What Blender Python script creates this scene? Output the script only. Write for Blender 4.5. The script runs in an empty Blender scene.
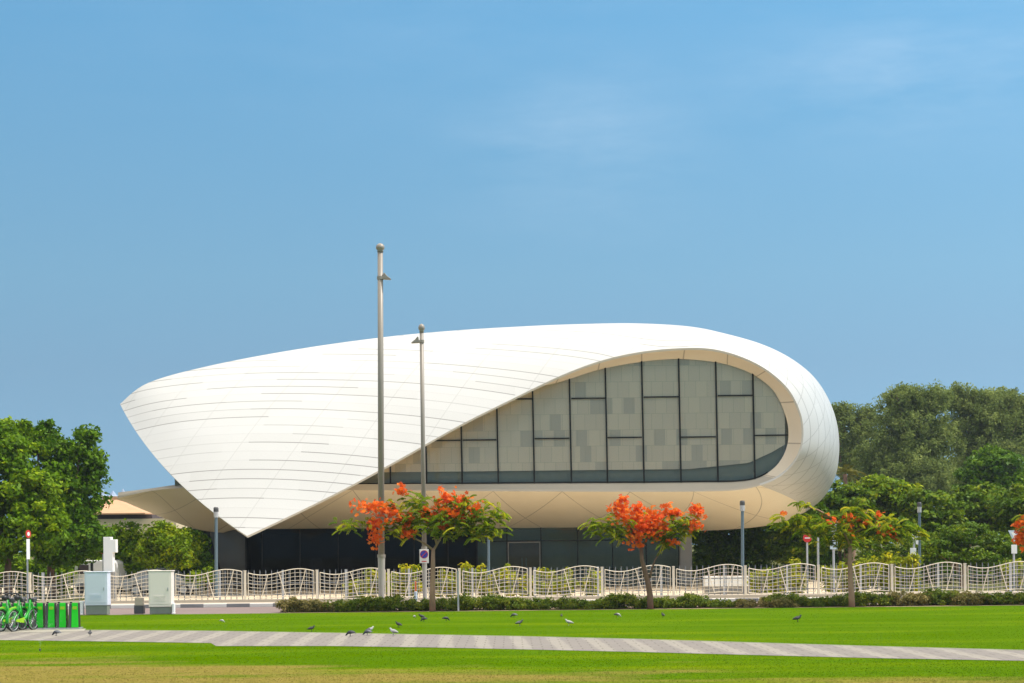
import bpy, math, random
import numpy as np
from mathutils import Vector, Matrix

random.seed(7)
rng = np.random.default_rng(11)
scene = bpy.context.scene
COL = scene.collection
PI = math.pi

# ------------------------------------------------------------------ camera model
FPX, EYE, CX, CY = 1600.0, 2.4, 512.0, 546.0
ROLL = math.radians(0.6)
CR, SR = math.cos(ROLL), math.sin(ROLL)

def P(px, py, D):
    """a sight line of the photograph followed out to distance D"""
    dx, dy = px - CX, CY - py
    return Vector(((dx*CR + dy*SR)*D/FPX, D, EYE + (-dx*SR + dy*CR)*D/FPX))

def GP(px, py):
    """where that sight line meets the ground"""
    dx, dy = px - CX, CY - py
    uy = -dx*SR + dy*CR
    D = -EYE*FPX/uy
    return Vector(((dx*CR + dy*SR)*D/FPX, D, 0.0))

def XD(px, D, z=0.0):
    uy = (z - EYE)*FPX/D
    dx = px - CX
    dy = (uy + dx*SR)/CR
    return (dx*CR + dy*SR)*D/FPX

def proj(p):
    ux, uy = p[0]*FPX/p[1], (p[2]-EYE)*FPX/p[1]
    return np.array((CX + ux*CR - uy*SR, CY - (ux*SR + uy*CR)))

# ------------------------------------------------------------------ materials
def new_mat(name):
    m = bpy.data.materials.new(name); m.use_nodes = True
    nt = m.node_tree; nt.nodes.clear()
    out = nt.nodes.new('ShaderNodeOutputMaterial')
    return m, nt, out

def N(nt, typ, **kw):
    n = nt.nodes.new(typ)
    for k, v in kw.items():
        if hasattr(n, k): setattr(n, k, v)
        else: n.inputs[k].default_value = v
    return n

def link(nt, a, b): nt.links.new(a, b)

def math_node(nt, op, a, b=None, c=None):
    n = nt.nodes.new('ShaderNodeMath'); n.operation = op
    for i, v in enumerate((a, b, c)):
        if v is None: continue
        if isinstance(v, (int, float)): n.inputs[i].default_value = v
        else: nt.links.new(v, n.inputs[i])
    return n.outputs[0]

def mixc(nt, fac, a, b):
    n = nt.nodes.new('ShaderNodeMix'); n.data_type = 'RGBA'
    if isinstance(fac, (int, float)): n.inputs[0].default_value = fac
    else: nt.links.new(fac, n.inputs[0])
    for i, v in ((6, a), (7, b)):
        if isinstance(v, (tuple, list)): n.inputs[i].default_value = (*v[:3], 1)
        else: nt.links.new(v, n.inputs[i])
    return n.outputs[2]

def ramp(nt, fac, stops):
    n = nt.nodes.new('ShaderNodeValToRGB')
    els = n.color_ramp.elements
    while len(els) < len(stops): els.new(0.5)
    for e, (p, c) in zip(els, stops):
        e.position = p
        e.color = (*c, 1) if len(c) == 3 else c
    nt.links.new(fac, n.inputs[0])
    return n.outputs[0]

def noise(nt, scale, detail=3, vec=None, rough=0.5):
    n = nt.nodes.new('ShaderNodeTexNoise')
    n.inputs['Scale'].default_value = scale; n.inputs['Detail'].default_value = detail
    n.inputs['Roughness'].default_value = rough
    if vec is not None: nt.links.new(vec, n.inputs['Vector'])
    return n.outputs[0]

def objco(nt, scale=(1, 1, 1)):
    t = nt.nodes.new('ShaderNodeNewGeometry')
    m = nt.nodes.new('ShaderNodeMapping'); m.inputs['Scale'].default_value = scale
    nt.links.new(t.outputs['Position'], m.inputs['Vector'])
    return m.outputs[0]

def bsdf(nt, out, color, rough=0.6, metal=0.0, spec=0.5, bump=None, bump_d=0.02):
    b = nt.nodes.new('ShaderNodeBsdfPrincipled')
    if isinstance(color, (tuple, list)): b.inputs['Base Color'].default_value = (*color[:3], 1)
    else: nt.links.new(color, b.inputs['Base Color'])
    if isinstance(rough, (int, float)): b.inputs['Roughness'].default_value = rough
    else: nt.links.new(rough, b.inputs['Roughness'])
    b.inputs['Metallic'].default_value = metal
    b.inputs['Specular IOR Level'].default_value = spec
    if bump is not None:
        bn = nt.nodes.new('ShaderNodeBump'); bn.inputs['Distance'].default_value = bump_d
        nt.links.new(bump, bn.inputs['Height']); nt.links.new(bn.outputs[0], b.inputs['Normal'])
    if out is not None: nt.links.new(b.outputs[0], out.inputs['Surface'])
    return b

def plain(name, color, rough=0.6, metal=0.0, var=0.12, scale=3.0, spec=0.5):
    m, nt, out = new_mat(name)
    f = noise(nt, scale, 4, objco(nt))
    lo = tuple(c*(1-var) for c in color); hi = tuple(min(1, c*(1+var)) for c in color)
    c = mixc(nt, f, lo, hi)
    bsdf(nt, out, c, rough, metal, spec)
    return m

LEAF_GAIN = (1.85, 1.25, .35)
def leafmat(name, stops, transl=0.27, rough=0.5):
    m, nt, out = new_mat(name)
    a = nt.nodes.new('ShaderNodeAttribute'); a.attribute_name = 'tone'
    stops = [(p, (min(.9, c[0]*LEAF_GAIN[0]), min(.9, c[1]*LEAF_GAIN[1]), c[2]*LEAF_GAIN[2])) if name not in ('flame_blossom', 'dull_olive_leaves') else (p, c) for p, c in stops]
    c = ramp(nt, a.outputs['Fac'], stops)
    b = bsdf(nt, None, c, rough, spec=0.12)
    t = nt.nodes.new('ShaderNodeBsdfTranslucent'); nt.links.new(c, t.inputs[0])
    mx = nt.nodes.new('ShaderNodeMixShader'); mx.inputs[0].default_value = transl
    nt.links.new(b.outputs[0], mx.inputs[1]); nt.links.new(t.outputs[0], mx.inputs[2])
    nt.links.new(mx.outputs[0], out.inputs['Surface'])
    return m

M = {}
# --- pavilion cladding
def cladding():
    m, nt, out = new_mat('white_cladding')
    pu = nt.nodes.new('ShaderNodeAttribute'); pu.attribute_name = 'pu'
    pv = nt.nodes.new('ShaderNodeAttribute'); pv.attribute_name = 'pv'
    U, V = pu.outputs['Fac'], pv.outputs['Fac']
    r = math_node(nt, 'DIVIDE', V, 0.66)
    ri = math_node(nt, 'FLOOR', r); fr = math_node(nt, 'FRACT', r)
    line = math_node(nt, 'LESS_THAN', fr, 0.085)
    wn = nt.nodes.new('ShaderNodeTexWhiteNoise'); wn.noise_dimensions = '1D'
    nt.links.new(ri, wn.inputs['W'])
    cu = math_node(nt, 'ADD', math_node(nt, 'DIVIDE', U, 4.6), math_node(nt, 'MULTIPLY', wn.outputs['Value'], 7.3))
    ci = math_node(nt, 'FLOOR', cu)
    wn2 = nt.nodes.new('ShaderNodeTexWhiteNoise'); wn2.noise_dimensions = '2D'
    cb = nt.nodes.new('ShaderNodeCombineXYZ'); nt.links.new(ri, cb.inputs[0]); nt.links.new(ci, cb.inputs[1])
    nt.links.new(cb.outputs[0], wn2.inputs['Vector'])
    dash = nt.nodes.new('ShaderNodeMapRange'); dash.inputs[1].default_value = 0.25; dash.inputs[2].default_value = 0.65
    dash.inputs[3].default_value = 0.10; dash.inputs[4].default_value = 0.66
    nt.links.new(wn2.outputs['Value'], dash.inputs[0])
    h = math_node(nt, 'MULTIPLY', line, dash.outputs[0])
    # thin upright joints, staggered, faint, leaning with the panels
    lean = math_node(nt, 'DIVIDE', math_node(nt, 'SUBTRACT', U, math_node(nt, 'MULTIPLY', V, 0.42)), 3.3)
    vert = math_node(nt, 'MULTIPLY', math_node(nt, 'LESS_THAN', math_node(nt, 'FRACT', lean), 0.018), 0.15)
    joint = math_node(nt, 'MAXIMUM', h, vert)
    n = noise(nt, 0.5, 4, objco(nt))
    base = mixc(nt, n, (0.535, 0.53, 0.515), (0.575, 0.572, 0.56))
    tint = mixc(nt, math_node(nt, 'MULTIPLY', wn2.outputs['Value'], 0.6), base, (0.515, 0.51, 0.495))
    # finer net of joints where the skin turns round the nose
    ns = nt.nodes.new('ShaderNodeAttribute'); ns.attribute_name = 'nose'
    g1 = math_node(nt, 'LESS_THAN', math_node(nt, 'FRACT', math_node(nt, 'DIVIDE', math_node(nt, 'ADD', U, math_node(nt, 'MULTIPLY', V, .8)), 1.25)), 0.035)
    g2 = math_node(nt, 'LESS_THAN', math_node(nt, 'FRACT', math_node(nt, 'DIVIDE', V, 0.62)), 0.07)
    net = math_node(nt, 'MULTIPLY', math_node(nt, 'MAXIMUM', g1, g2), 0.42)
    jm = nt.nodes.new('ShaderNodeMix'); jm.data_type = 'FLOAT'
    nt.links.new(ns.outputs['Fac'], jm.inputs[0]); nt.links.new(joint, jm.inputs[2]); nt.links.new(net, jm.inputs[3])
    c = mixc(nt, jm.outputs[0], tint, (0.09, 0.085, 0.08))
    bsdf(nt, out, c, 0.42, spec=0.35)
    return m
M['cladding'] = cladding()
M['soffit_edge'] = plain('shade_toned_cream_trim', (0.50, 0.43, 0.34), 0.6, 0, 0.04, 1)  # tray rim toned down like the sill, shade put into its colour
M['clad_edge'] = plain('white_edge_trim', (0.58, 0.56, 0.52), 0.45, 0, 0.04, 1)

def soffit():
    m, nt, out = new_mat('cream_soffit_panels')
    pu = nt.nodes.new('ShaderNodeAttribute'); pu.attribute_name = 'pu'
    pv = nt.nodes.new('ShaderNodeAttribute'); pv.attribute_name = 'pv'
    U, V = pu.outputs['Fac'], pv.outputs['Fac']
    n1 = noise(nt, 0.35, 2, objco(nt))
    msk = math_node(nt, 'ADD', 0.25, math_node(nt, 'MULTIPLY', n1, 0.5))
    a = math_node(nt, 'ADD', math_node(nt, 'DIVIDE', U, 4.0), math_node(nt, 'DIVIDE', V, 11.5))
    b = math_node(nt, 'SUBTRACT', math_node(nt, 'DIVIDE', U, 4.0), math_node(nt, 'DIVIDE', V, 11.5))
    la = math_node(nt, 'LESS_THAN', math_node(nt, 'FRACT', a), 0.014)
    lb = math_node(nt, 'LESS_THAN', math_node(nt, 'FRACT', b), 0.014)
    j = math_node(nt, 'MULTIPLY', math_node(nt, 'MAXIMUM', la, lb), msk)
    n = noise(nt, 0.5, 4, objco(nt))
    base = mixc(nt, n, (0.78, 0.69, 0.53), (0.84, 0.76, 0.61))
    c = mixc(nt, j, base, (0.16, 0.13, 0.10))
    bsdf(nt, out, c, 0.5, spec=0.3)
    return m
M['soffit'] = soffit()

def reveal_mat():
    m, nt, out = new_mat('cream_reveal_panels')
    pu = nt.nodes.new('ShaderNodeAttribute'); pu.attribute_name = 'pu'
    l = math_node(nt, 'LESS_THAN', math_node(nt, 'FRACT', math_node(nt, 'DIVIDE', pu.outputs['Fac'], 2.3)), 0.03)
    n = noise(nt, 0.6, 3, objco(nt))
    base = mixc(nt, n, (0.74, 0.62, 0.48), (0.79, 0.69, 0.56))
    c = mixc(nt, math_node(nt, 'MULTIPLY', l, 0.55), base, (0.2, 0.14, 0.10))
    bsdf(nt, out, c, 0.5, spec=0.3)
    return m
M['reveal'] = reveal_mat()

def blind_mat():
    m, nt, out = new_mat('blind_fabric')
    co = objco(nt)
    br = nt.nodes.new('ShaderNodeTexBrick')
    sw = nt.nodes.new('ShaderNodeSeparateXYZ'); nt.links.new(co, sw.inputs[0])
    cb = nt.nodes.new('ShaderNodeCombineXYZ')
    nt.links.new(sw.outputs[0], cb.inputs[0]); nt.links.new(sw.outputs[2], cb.inputs[1])
    nt.links.new(cb.outputs[0], br.inputs['Vector'])
    br.inputs['Color1'].default_value = (0.97, 0.81, 0.63, 1)
    br.inputs['Color2'].default_value = (0.90, 0.75, 0.59, 1)
    br.inputs['Mortar'].default_value = (0.76, 0.65, 0.48, 1)
    br.inputs['Scale'].default_value = 1.0
    br.inputs['Brick Width'].default_value = 0.60
    br.inputs['Row Height'].default_value = 0.86
    br.inputs['Mortar Size'].default_value = 0.012
    br.offset = 0.35
    # a few panels printed darker
    vo = nt.nodes.new('ShaderNodeTexWhiteNoise'); vo.noise_dimensions = '2D'
    fl = nt.nodes.new('ShaderNodeCombineXYZ')
    ry = math_node(nt, 'FLOOR', math_node(nt, 'DIVIDE', sw.outputs[2], 0.86))
    rx = math_node(nt, 'FLOOR', math_node(nt, 'ADD', math_node(nt, 'DIVIDE', sw.outputs[0], 0.60), math_node(nt, 'MULTIPLY', ry, 0.35)))
    nt.links.new(rx, fl.inputs[0]); nt.links.new(ry, fl.inputs[1])
    nt.links.new(fl.outputs[0], vo.inputs['Vector'])
    dk = math_node(nt, 'MULTIPLY', math_node(nt, 'GREATER_THAN', vo.outputs['Value'], 0.84), 0.5)
    c = mixc(nt, dk, br.outputs['Color'], (0.56, 0.50, 0.42))
    bsdf(nt, out, c, 0.8, spec=0.2)
    return m
M['blind'] = blind_mat()

def glass(name, tint, refl=0.10, rough=0.02):
    m, nt, out = new_mat(name)
    t = nt.nodes.new('ShaderNodeBsdfTransparent'); t.inputs[0].default_value = (*tint, 1)
    g = nt.nodes.new('ShaderNodeBsdfGlossy'); g.inputs['Roughness'].default_value = rough
    g.inputs[0].default_value = (0.9, 0.95, 1, 1)
    lw = nt.nodes.new('ShaderNodeFresnel'); lw.inputs[0].default_value = 1.5
    f = math_node(nt, 'ADD', lw.outputs[0], refl - 0.04)
    mx = nt.nodes.new('ShaderNodeMixShader')
    nt.links.new(f, mx.inputs[0]); nt.links.new(t.outputs[0], mx.inputs[1]); nt.links.new(g.outputs[0], mx.inputs[2])
    nt.links.new(mx.outputs[0], out.inputs['Surface'])
    return m
M['glass'] = glass('pale_glass', (0.98, 0.98, 0.96), 0.02)
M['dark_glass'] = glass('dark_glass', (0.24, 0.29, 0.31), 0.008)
M['car_glass'] = plain('car_window_glass', (0.02, 0.025, 0.03), 0.08, 0, 0.1)
M['teal_glass'] = glass('teal_grey_glass', (0.72, 0.78, 0.76), 0.01)
M['mullion'] = plain('dark_metal', (0.014, 0.014, 0.014), 0.6, spec=0.25)
M['spandrel'] = plain('teal_spandrel', (0.25, 0.265, 0.21), 0.7)
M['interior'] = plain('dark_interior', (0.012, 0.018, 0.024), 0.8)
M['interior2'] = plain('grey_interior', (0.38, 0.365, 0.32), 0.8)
M['door_in'] = plain('brown_interior', (0.36, 0.24, 0.19), 0.7)
M['column'] = plain('grey_concrete', (0.27, 0.25, 0.225), 0.7, 0, 0.1, 1.2)
M['slate'] = plain('slate_grey_cladding', (0.13, 0.125, 0.12), 0.7, 0, 0.12, 0.8)
M['fence'] = plain('cream_fence_paint', (0.80, 0.70, 0.55), 0.5, 0, 0.05, 6)
M['plinth'] = plain('cream_concrete', (0.50, 0.43, 0.34), 0.8, 0, 0.12, 2)
M['rail'] = plain('grey_railing_paint', (0.17, 0.18, 0.20), 0.5)
M['railpost'] = plain('light_grey_post_paint', (0.42, 0.43, 0.45), 0.5)
M['mast'] = plain('grey_mast_paint', (0.31, 0.27, 0.23), 0.45, 0.1, 0.08, 2)
M['mast_low'] = plain('light_grey_mast_paint', (0.42, 0.39, 0.35), 0.5, 0, 0.08, 2)
M['white'] = plain('white_paint', (0.80, 0.80, 0.79), 0.45, 0, 0.03)
M['white_car'] = plain('white_car_paint', (0.80, 0.80, 0.80), 0.22, 0, 0.02)
M['silver_car'] = plain('silver_car_paint', (0.38, 0.39, 0.40), 0.25, 0.4, 0.02)
M['steel_blue'] = plain('slate_blue_post_paint', (0.10, 0.15, 0.19), 0.5)
M['black'] = plain('black_plastic', (0.015, 0.015, 0.016), 0.45)
M['rubber'] = plain('black_rubber', (0.02, 0.02, 0.02), 0.8)
M['bike_green'] = plain('bright_green_paint', (0.006, 0.33, 0.012), 0.45, 0, 0.05)
M['dock_green'] = plain('bright_green_panel', (0.003, 0.62, 0.008), 0.6, 0, 0.05)
M['lime'] = plain('lime_green_plastic', (0.30, 0.55, 0.02), 0.35)
M['dark_grey'] = plain('dark_grey_plastic', (0.07, 0.07, 0.075), 0.5)
M['metal'] = plain('galvanised_metal', (0.45, 0.46, 0.47), 0.4, 0.6, 0.06)
M['sign_blue'] = plain('sign_blue', (0.04, 0.05, 0.42), 0.4, 0, 0.03)
M['sign_red'] = plain('sign_red', (0.62, 0.03, 0.03), 0.4, 0, 0.03)
M['sign_pale'] = plain('sign_pale_blue', (0.52, 0.62, 0.70), 0.4, 0, 0.03)
M['cab_blue'] = plain('pale_blue_cabinet_paint', (0.70, 0.74, 0.86), 0.5, 0, 0.05, 1)
M['cab_cream'] = plain('cream_cabinet_paint', (0.92, 0.81, 0.75), 0.5, 0, 0.05, 1)
M['cab_base'] = plain('grey_green_cabinet_base', (0.20, 0.235, 0.19), 0.6, 0, 0.2, 3)
M['cab_edge'] = plain('cabinet_white_edge', (0.78, 0.77, 0.74), 0.5, 0, 0.04)
M['orange'] = plain('orange_plastic', (0.7, 0.13, 0.04), 0.5)
M['house_wall'] = plain('cream_render', (0.66, 0.52, 0.34), 0.8, 0, 0.08, 0.5)
M['house_roof'] = plain('peach_roof_tiles', (0.54, 0.31, 0.17), 0.8, 0, 0.15, 1)
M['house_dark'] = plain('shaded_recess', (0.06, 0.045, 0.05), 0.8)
M['tent'] = plain('haze_tinted_tent', (0.28, 0.36, 0.50), 0.7, 0, 0.04)  # pale blue of distance haze put into the tent colour
M['bark'] = plain('brown_bark', (0.19, 0.105, 0.07), 0.9, 0, 0.35, 6)
M['bark_pale'] = plain('pale_bark', (0.36, 0.21, 0.14), 0.9, 0, 0.3, 5)
M['soil'] = plain('dry_soil', (0.30, 0.21, 0.13), 0.95, 0, 0.25, 3)

M['leaf_left'] = leafmat('bright_broad_leaves', [(0, (0.018, 0.075, 0.004)), (0.5, (0.07, 0.195, 0.006)), (1, (0.19, 0.35, 0.012))])
M['leaf_dark'] = leafmat('deep_green_leaves', [(0, (0.012, 0.055, 0.006)), (0.5, (0.042, 0.14, 0.008)), (1, (0.11, 0.25, 0.015))])
M['leaf_lime'] = leafmat('lime_green_leaves', [(0, (0.025, 0.085, 0.004)), (0.5, (0.085, 0.20, 0.008)), (1, (0.22, 0.34, 0.015))])
M['leaf_olive'] = leafmat('dull_olive_leaves', [(0, (0.085, 0.12, 0.028)), (0.5, (0.20, 0.26, 0.064)), (1, (0.36, 0.40, 0.105))], 0.4, 0.7)
M['leaf_mid'] = leafmat('mid_green_leaves', [(0, (0.018, 0.062, 0.005)), (0.5, (0.055, 0.15, 0.010)), (0.85, (0.13, 0.235, 0.018)), (1, (0.23, 0.26, 0.03))])
M['leaf_yellow'] = leafmat('yellow_green_leaves', [(0, (0.045, 0.13, 0.02)), (0.5, (0.18, 0.30, 0.03)), (1, (0.40, 0.46, 0.05))])
M['leaf_feather'] = leafmat('feathery_leaves', [(0, (0.045, 0.14, 0.02)), (0.5, (0.14, 0.28, 0.03)), (1, (0.32, 0.42, 0.05))], 0.45)
M['blossom'] = leafmat('flame_blossom', [(0, (0.68, 0.065, 0.008)), (0.5, (0.90, 0.155, 0.014)), (1, (0.92, 0.32, 0.03))], 0.4)
M['leaf_hedge'] = leafmat('hedge_leaves', [(0, (0.02, 0.07, 0.02)), (0.5, (0.075, 0.16, 0.045)), (1, (0.185, 0.26, 0.07))], 0.3)
M['leaf_dry'] = leafmat('dry_hedge_leaves', [(0, (0.04, 0.07, 0.05)), (0.5, (0.125, 0.16, 0.17)), (1, (0.24, 0.27, 0.34))], 0.3)
M['leaf_palm'] = leafmat('grey_green_palm_leaves', [(0, (0.05, 0.085, 0.045)), (1, (0.13, 0.17, 0.09))], 0.2)

def lawn_mat(name='lawn_grass', blade=False):
    m, nt, out = new_mat(name)
    co = objco(nt)
    sep = nt.nodes.new('ShaderNodeSeparateXYZ'); nt.links.new(co, sep.inputs[0])
    fine = noise(nt, 9.0, 5, co, 0.7)
    broad = noise(nt, 1.0, 3, objco(nt, (0.12, 0.5, 0.5)))
    patch0 = noise(nt, 1.0, 5, objco(nt, (0.13, 0.42, 0.42)), 0.62)
    patch = math_node(nt, 'ADD', math_node(nt, 'MULTIPLY', math_node(nt, 'SUBTRACT', patch0, .5), 1.45), .5)
    g = ramp(nt, broad, [(0.3, (0.072, 0.142, 0.0)), (0.5, (0.076, 0.155, 0.004)), (0.7, (0.132, 0.195, 0.003))])
    g2 = mixc(nt, math_node(nt, 'MULTIPLY', fine, 0.32), g, (0.05, 0.105, 0.0))
    # worn dry turf nearest the viewer
    mr = nt.nodes.new('ShaderNodeMapRange'); mr.inputs[1].default_value = 35; mr.inputs[2].default_value = 25.5
    mr.inputs[3].default_value = 0.0; mr.inputs[4].default_value = 0.66
    nt.links.new(math_node(nt, 'ADD', sep.outputs[1], math_node(nt, 'MULTIPLY', sep.outputs[0], 0.45)), mr.inputs[0])
    dr = nt.nodes.new('ShaderNodeMapRange'); dr.inputs[1].default_value = 0.74; dr.inputs[2].default_value = 1.0
    nt.links.new(math_node(nt, 'ADD', mr.outputs[0], patch), dr.inputs[0])
    fine2 = noise(nt, 2.5, 4, co, 0.65)
    dry = mixc(nt, fine2, (0.15, 0.155, 0.018), (0.31, 0.205, 0.075))
    c = mixc(nt, math_node(nt, 'MULTIPLY', dr.outputs[0], 0.88), g2, dry)
    b = bsdf(nt, None if blade else out, c, 0.95, spec=0.0, bump=fine, bump_d=0.012)
    if blade:
        t = nt.nodes.new('ShaderNodeBsdfTranslucent'); nt.links.new(c, t.inputs[0])
        mx = nt.nodes.new('ShaderNodeMixShader'); mx.inputs[0].default_value = .5
        nt.links.new(b.outputs[0], mx.inputs[1]); nt.links.new(t.outputs[0], mx.inputs[2]); nt.links.new(mx.outputs[0], out.inputs['Surface'])
    return m
M['lawn'] = lawn_mat()
M['blades'] = lawn_mat('lawn_blades', True)

def path_mat():
    m, nt, out = new_mat('striped_paving')
    co = objco(nt)
    sep = nt.nodes.new('ShaderNodeSeparateXYZ'); nt.links.new(co, sep.inputs[0])
    wob = noise(nt, 0.8, 2, co)
    s = math_node(nt, 'FRACT', math_node(nt, 'DIVIDE', math_node(nt, 'ADD', math_node(nt, 'ADD', sep.outputs[0], math_node(nt, 'MULTIPLY', wob, 0.16)), math_node(nt, 'MULTIPLY', sep.outputs[1], 0.04)), 0.92))
    st = nt.nodes.new('ShaderNodeMapRange'); st.inputs[1].default_value = 0.42; st.inputs[2].default_value = 0.5
    nt.links.new(math_node(nt, 'ABSOLUTE', math_node(nt, 'SUBTRACT', s, 0.5)), st.inputs[0])
    st.inputs[1].default_value = 0.27; st.inputs[2].default_value = 0.35
    n = noise(nt, 3.0, 5, co, 0.7)
    a = mixc(nt, n, (0.195, 0.175, 0.16), (0.26, 0.235, 0.217))
    b = mixc(nt, n, (0.27, 0.245, 0.212), (0.34, 0.312, 0.272))
    c = mixc(nt, st.outputs[0], a, b)
    bk = nt.nodes.new('ShaderNodeTexBrick'); nt.links.new(co, bk.inputs['Vector'])
    bk.inputs['Scale'].default_value = 1.0; bk.inputs['Brick Width'].default_value = .46; bk.inputs['Row Height'].default_value = .46
    bk.inputs['Mortar Size'].default_value = .018; bk.inputs['Color1'].default_value = (1, 1, 1, 1); bk.inputs['Color2'].default_value = (.90, .90, .90, 1); bk.inputs['Mortar'].default_value = (.45, .43, .40, 1)
    mu = nt.nodes.new('ShaderNodeMix'); mu.data_type = 'RGBA'; mu.blend_type = 'MULTIPLY'; mu.inputs[0].default_value = .7
    nt.links.new(c, mu.inputs[6]); nt.links.new(bk.outputs['Color'], mu.inputs[7]); c = mu.outputs[2]
    stain = noise(nt, 0.35, 4, co)
    c = mixc(nt, math_node(nt, 'MULTIPLY', stain, 0.35), c, (0.25, 0.225, 0.195))
    bsdf(nt, out, c, 0.85, spec=0.2)
    return m
M['path'] = path_mat()
M['path_edge'] = plain('pale_kerb_stone', (0.33, 0.30, 0.25), 0.85, 0, 0.15, 2)
M['road'] = plain('mauve_paving', (0.20, 0.145, 0.135), 0.85, 0, 0.12, 1.2)
M['pavement'] = plain('sandy_paving', (0.45, 0.38, 0.30), 0.85, 0, 0.1, 1.0)
M['forecourt'] = plain('sandy_ground', (0.62, 0.50, 0.35), 0.9, 0, 0.15, 0.4)

def kerb_mat():
    m, nt, out = new_mat('kerb_paint')
    co = objco(nt)
    sep = nt.nodes.new('ShaderNodeSeparateXYZ'); nt.links.new(co, sep.inputs[0])
    s = math_node(nt, 'LESS_THAN', math_node(nt, 'FRACT', math_node(nt, 'DIVIDE', math_node(nt, 'ADD', sep.outputs[0], 0.35), 1.92)), 0.5)
    n = noise(nt, 2.0, 4, co)
    c = mixc(nt, s, mixc(nt, n, (0.62, 0.60, 0.56), (0.70, 0.68, 0.64)), mixc(nt, n, (0.16, 0.16, 0.17), (0.26, 0.26, 0.26)))
    bsdf(nt, out, c, 0.7)
    return m
M['kerb'] = kerb_mat()

# ------------------------------------------------------------------ mesh helpers
class MB:
    def __init__(self): self.v, self.f, self.mi = [], [], []
    def add(self, vs, fs, mi=0):
        b = len(self.v); self.v.extend(tuple(p) for p in vs)
        for f in fs: self.f.append(tuple(b + i for i in f)); self.mi.append(mi)
        return self
    def box(self, lo, hi, mi=0, bev=0.0, M4=None):
        x0, y0, z0 = lo; x1, y1, z1 = hi
        vs = [Vector(p) for p in ((x0,y0,z0),(x1,y0,z0),(x1,y1,z0),(x0,y1,z0),(x0,y0,z1),(x1,y0,z1),(x1,y1,z1),(x0,y1,z1))]
        if M4: vs = [M4 @ p for p in vs]
        return self.add(vs, ((0,3,2,1),(4,5,6,7),(0,1,5,4),(1,2,6,5),(2,3,7,6),(3,0,4,7)), mi)
    def tube(self, pts, rad, n=8, mi=0, cap=True):
        pts = [Vector(p) for p in pts]
        if isinstance(rad, (int, float)): rad = [rad]*len(pts)
        rings = []
        up = Vector((0, 0, 1))
        for i, p in enumerate(pts):
            d = (pts[min(i+1, len(pts)-1)] - pts[max(i-1, 0)]).normalized()
            ref = up if abs(d.z) < 0.9 else Vector((0, 1, 0))
            a = d.cross(ref).normalized(); b = a.cross(d).normalized()
            rings.append([p + (a*math.cos(2*PI*k/n) + b*math.sin(2*PI*k/n))*rad[i] for k in range(n)])
        vs = [q for r in rings for q in r]; fs = []
        for i in range(len(pts)-1):
            for k in range(n):
                k2 = (k+1) % n
                fs.append((i*n+k, (i+1)*n+k, (i+1)*n+k2, i*n+k2))
        if cap:
            fs.append(tuple(range(n))); fs.append(tuple((len(pts)-1)*n + k for k in reversed(range(n))))
        return self.add(vs, fs, mi)
    def lathe(self, prof, c=(0, 0, 0), n=16, mi=0):
        vs, fs = [], []
        for r, z in prof:
            for k in range(n):
                a = 2*PI*k/n; vs.append((c[0]+r*math.cos(a), c[1]+r*math.sin(a), c[2]+z))
        for i in range(len(prof)-1):
            for k in range(n):
                k2 = (k+1) % n; fs.append((i*n+k, i*n+k2, (i+1)*n+k2, (i+1)*n+k))
        fs.append(tuple(reversed(range(n)))); fs.append(tuple((len(prof)-1)*n+k for k in range(n)))
        return self.add(vs, fs, mi)
    def prism(self, poly, y0, y1, mi=0, axis='y'):
        """outline in x,z pushed from y0 to y1"""
        n = len(poly)
        if axis == 'y':
            vs = [(x, y0, z) for x, z in poly] + [(x, y1, z) for x, z in poly]
        elif axis == 'x':
            vs = [(y0, x, z) for x, z in poly] + [(y1, x, z) for x, z in poly]
        else:
            vs = [(x, z, y0) for x, z in poly] + [(x, z, y1) for x, z in poly]
        fs = [tuple(range(n)), tuple(reversed(range(n, 2*n)))]
        for i in range(n):
            j = (i+1) % n; fs.append((i, i+n, j+n, j))
        return self.add(vs, fs, mi)
    def build(self, name, mats, parent=None, smooth=False, bevel=0.0):
        me = bpy.data.meshes.new(name)
        me.from_pydata(self.v, [], self.f)
        if not isinstance(mats, (list, tuple)): mats = [mats]
        for m in mats: me.materials.append(m)
        for p, i in zip(me.polygons, self.mi): p.material_index = i
        if smooth:
            me.polygons.foreach_set('use_smooth', [True]*len(me.polygons))
        me.update()
        import bmesh
        bm = bmesh.new(); bm.from_mesh(me)
        bmesh.ops.recalc_face_normals(bm, faces=bm.faces)
        bm.to_mesh(me); bm.free()
        o = bpy.data.objects.new(name, me); COL.objects.link(o)
        if parent: o.parent = parent
        if bevel:
            b = o.modifiers.new('soft_edges', 'BEVEL'); b.width = bevel; b.segments = 2; b.limit_method = 'ANGLE'
        return o

def tag(o, label=None, cat=None, group=None, kind=None):
    if label: o['label'] = label
    if cat: o['category'] = cat
    if group: o['group'] = group
    if kind: o['kind'] = kind
    return o

def thing(name, loc, label, cat, group=None, rz=0.0):
    o = bpy.data.objects.new(name, None); COL.objects.link(o)
    o.location = loc; o.rotation_euler = (0, 0, rz); o.empty_display_size = 0.3
    return tag(o, label, cat, group)

def copy_tree(o, parent=None):
    kids = [c for c in bpy.data.objects if c.parent == o]
    c = o.copy(); COL.objects.link(c)
    if parent: c.parent = parent
    for k in kids: copy_tree(k, c)
    return c

def sheet(name, pts, z, mat, kind='structure', thick=0.0):
    mb = MB(); n = len(pts)
    if thick:
        mb.prism([(p[0], p[1]) for p in pts], z - thick, z, axis='z')
    else:
        mb.add([(p[0], p[1], z) for p in pts], [tuple(range(n))])
    o = mb.build(name, mat); tag(o, kind=kind)
    return o

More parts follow.
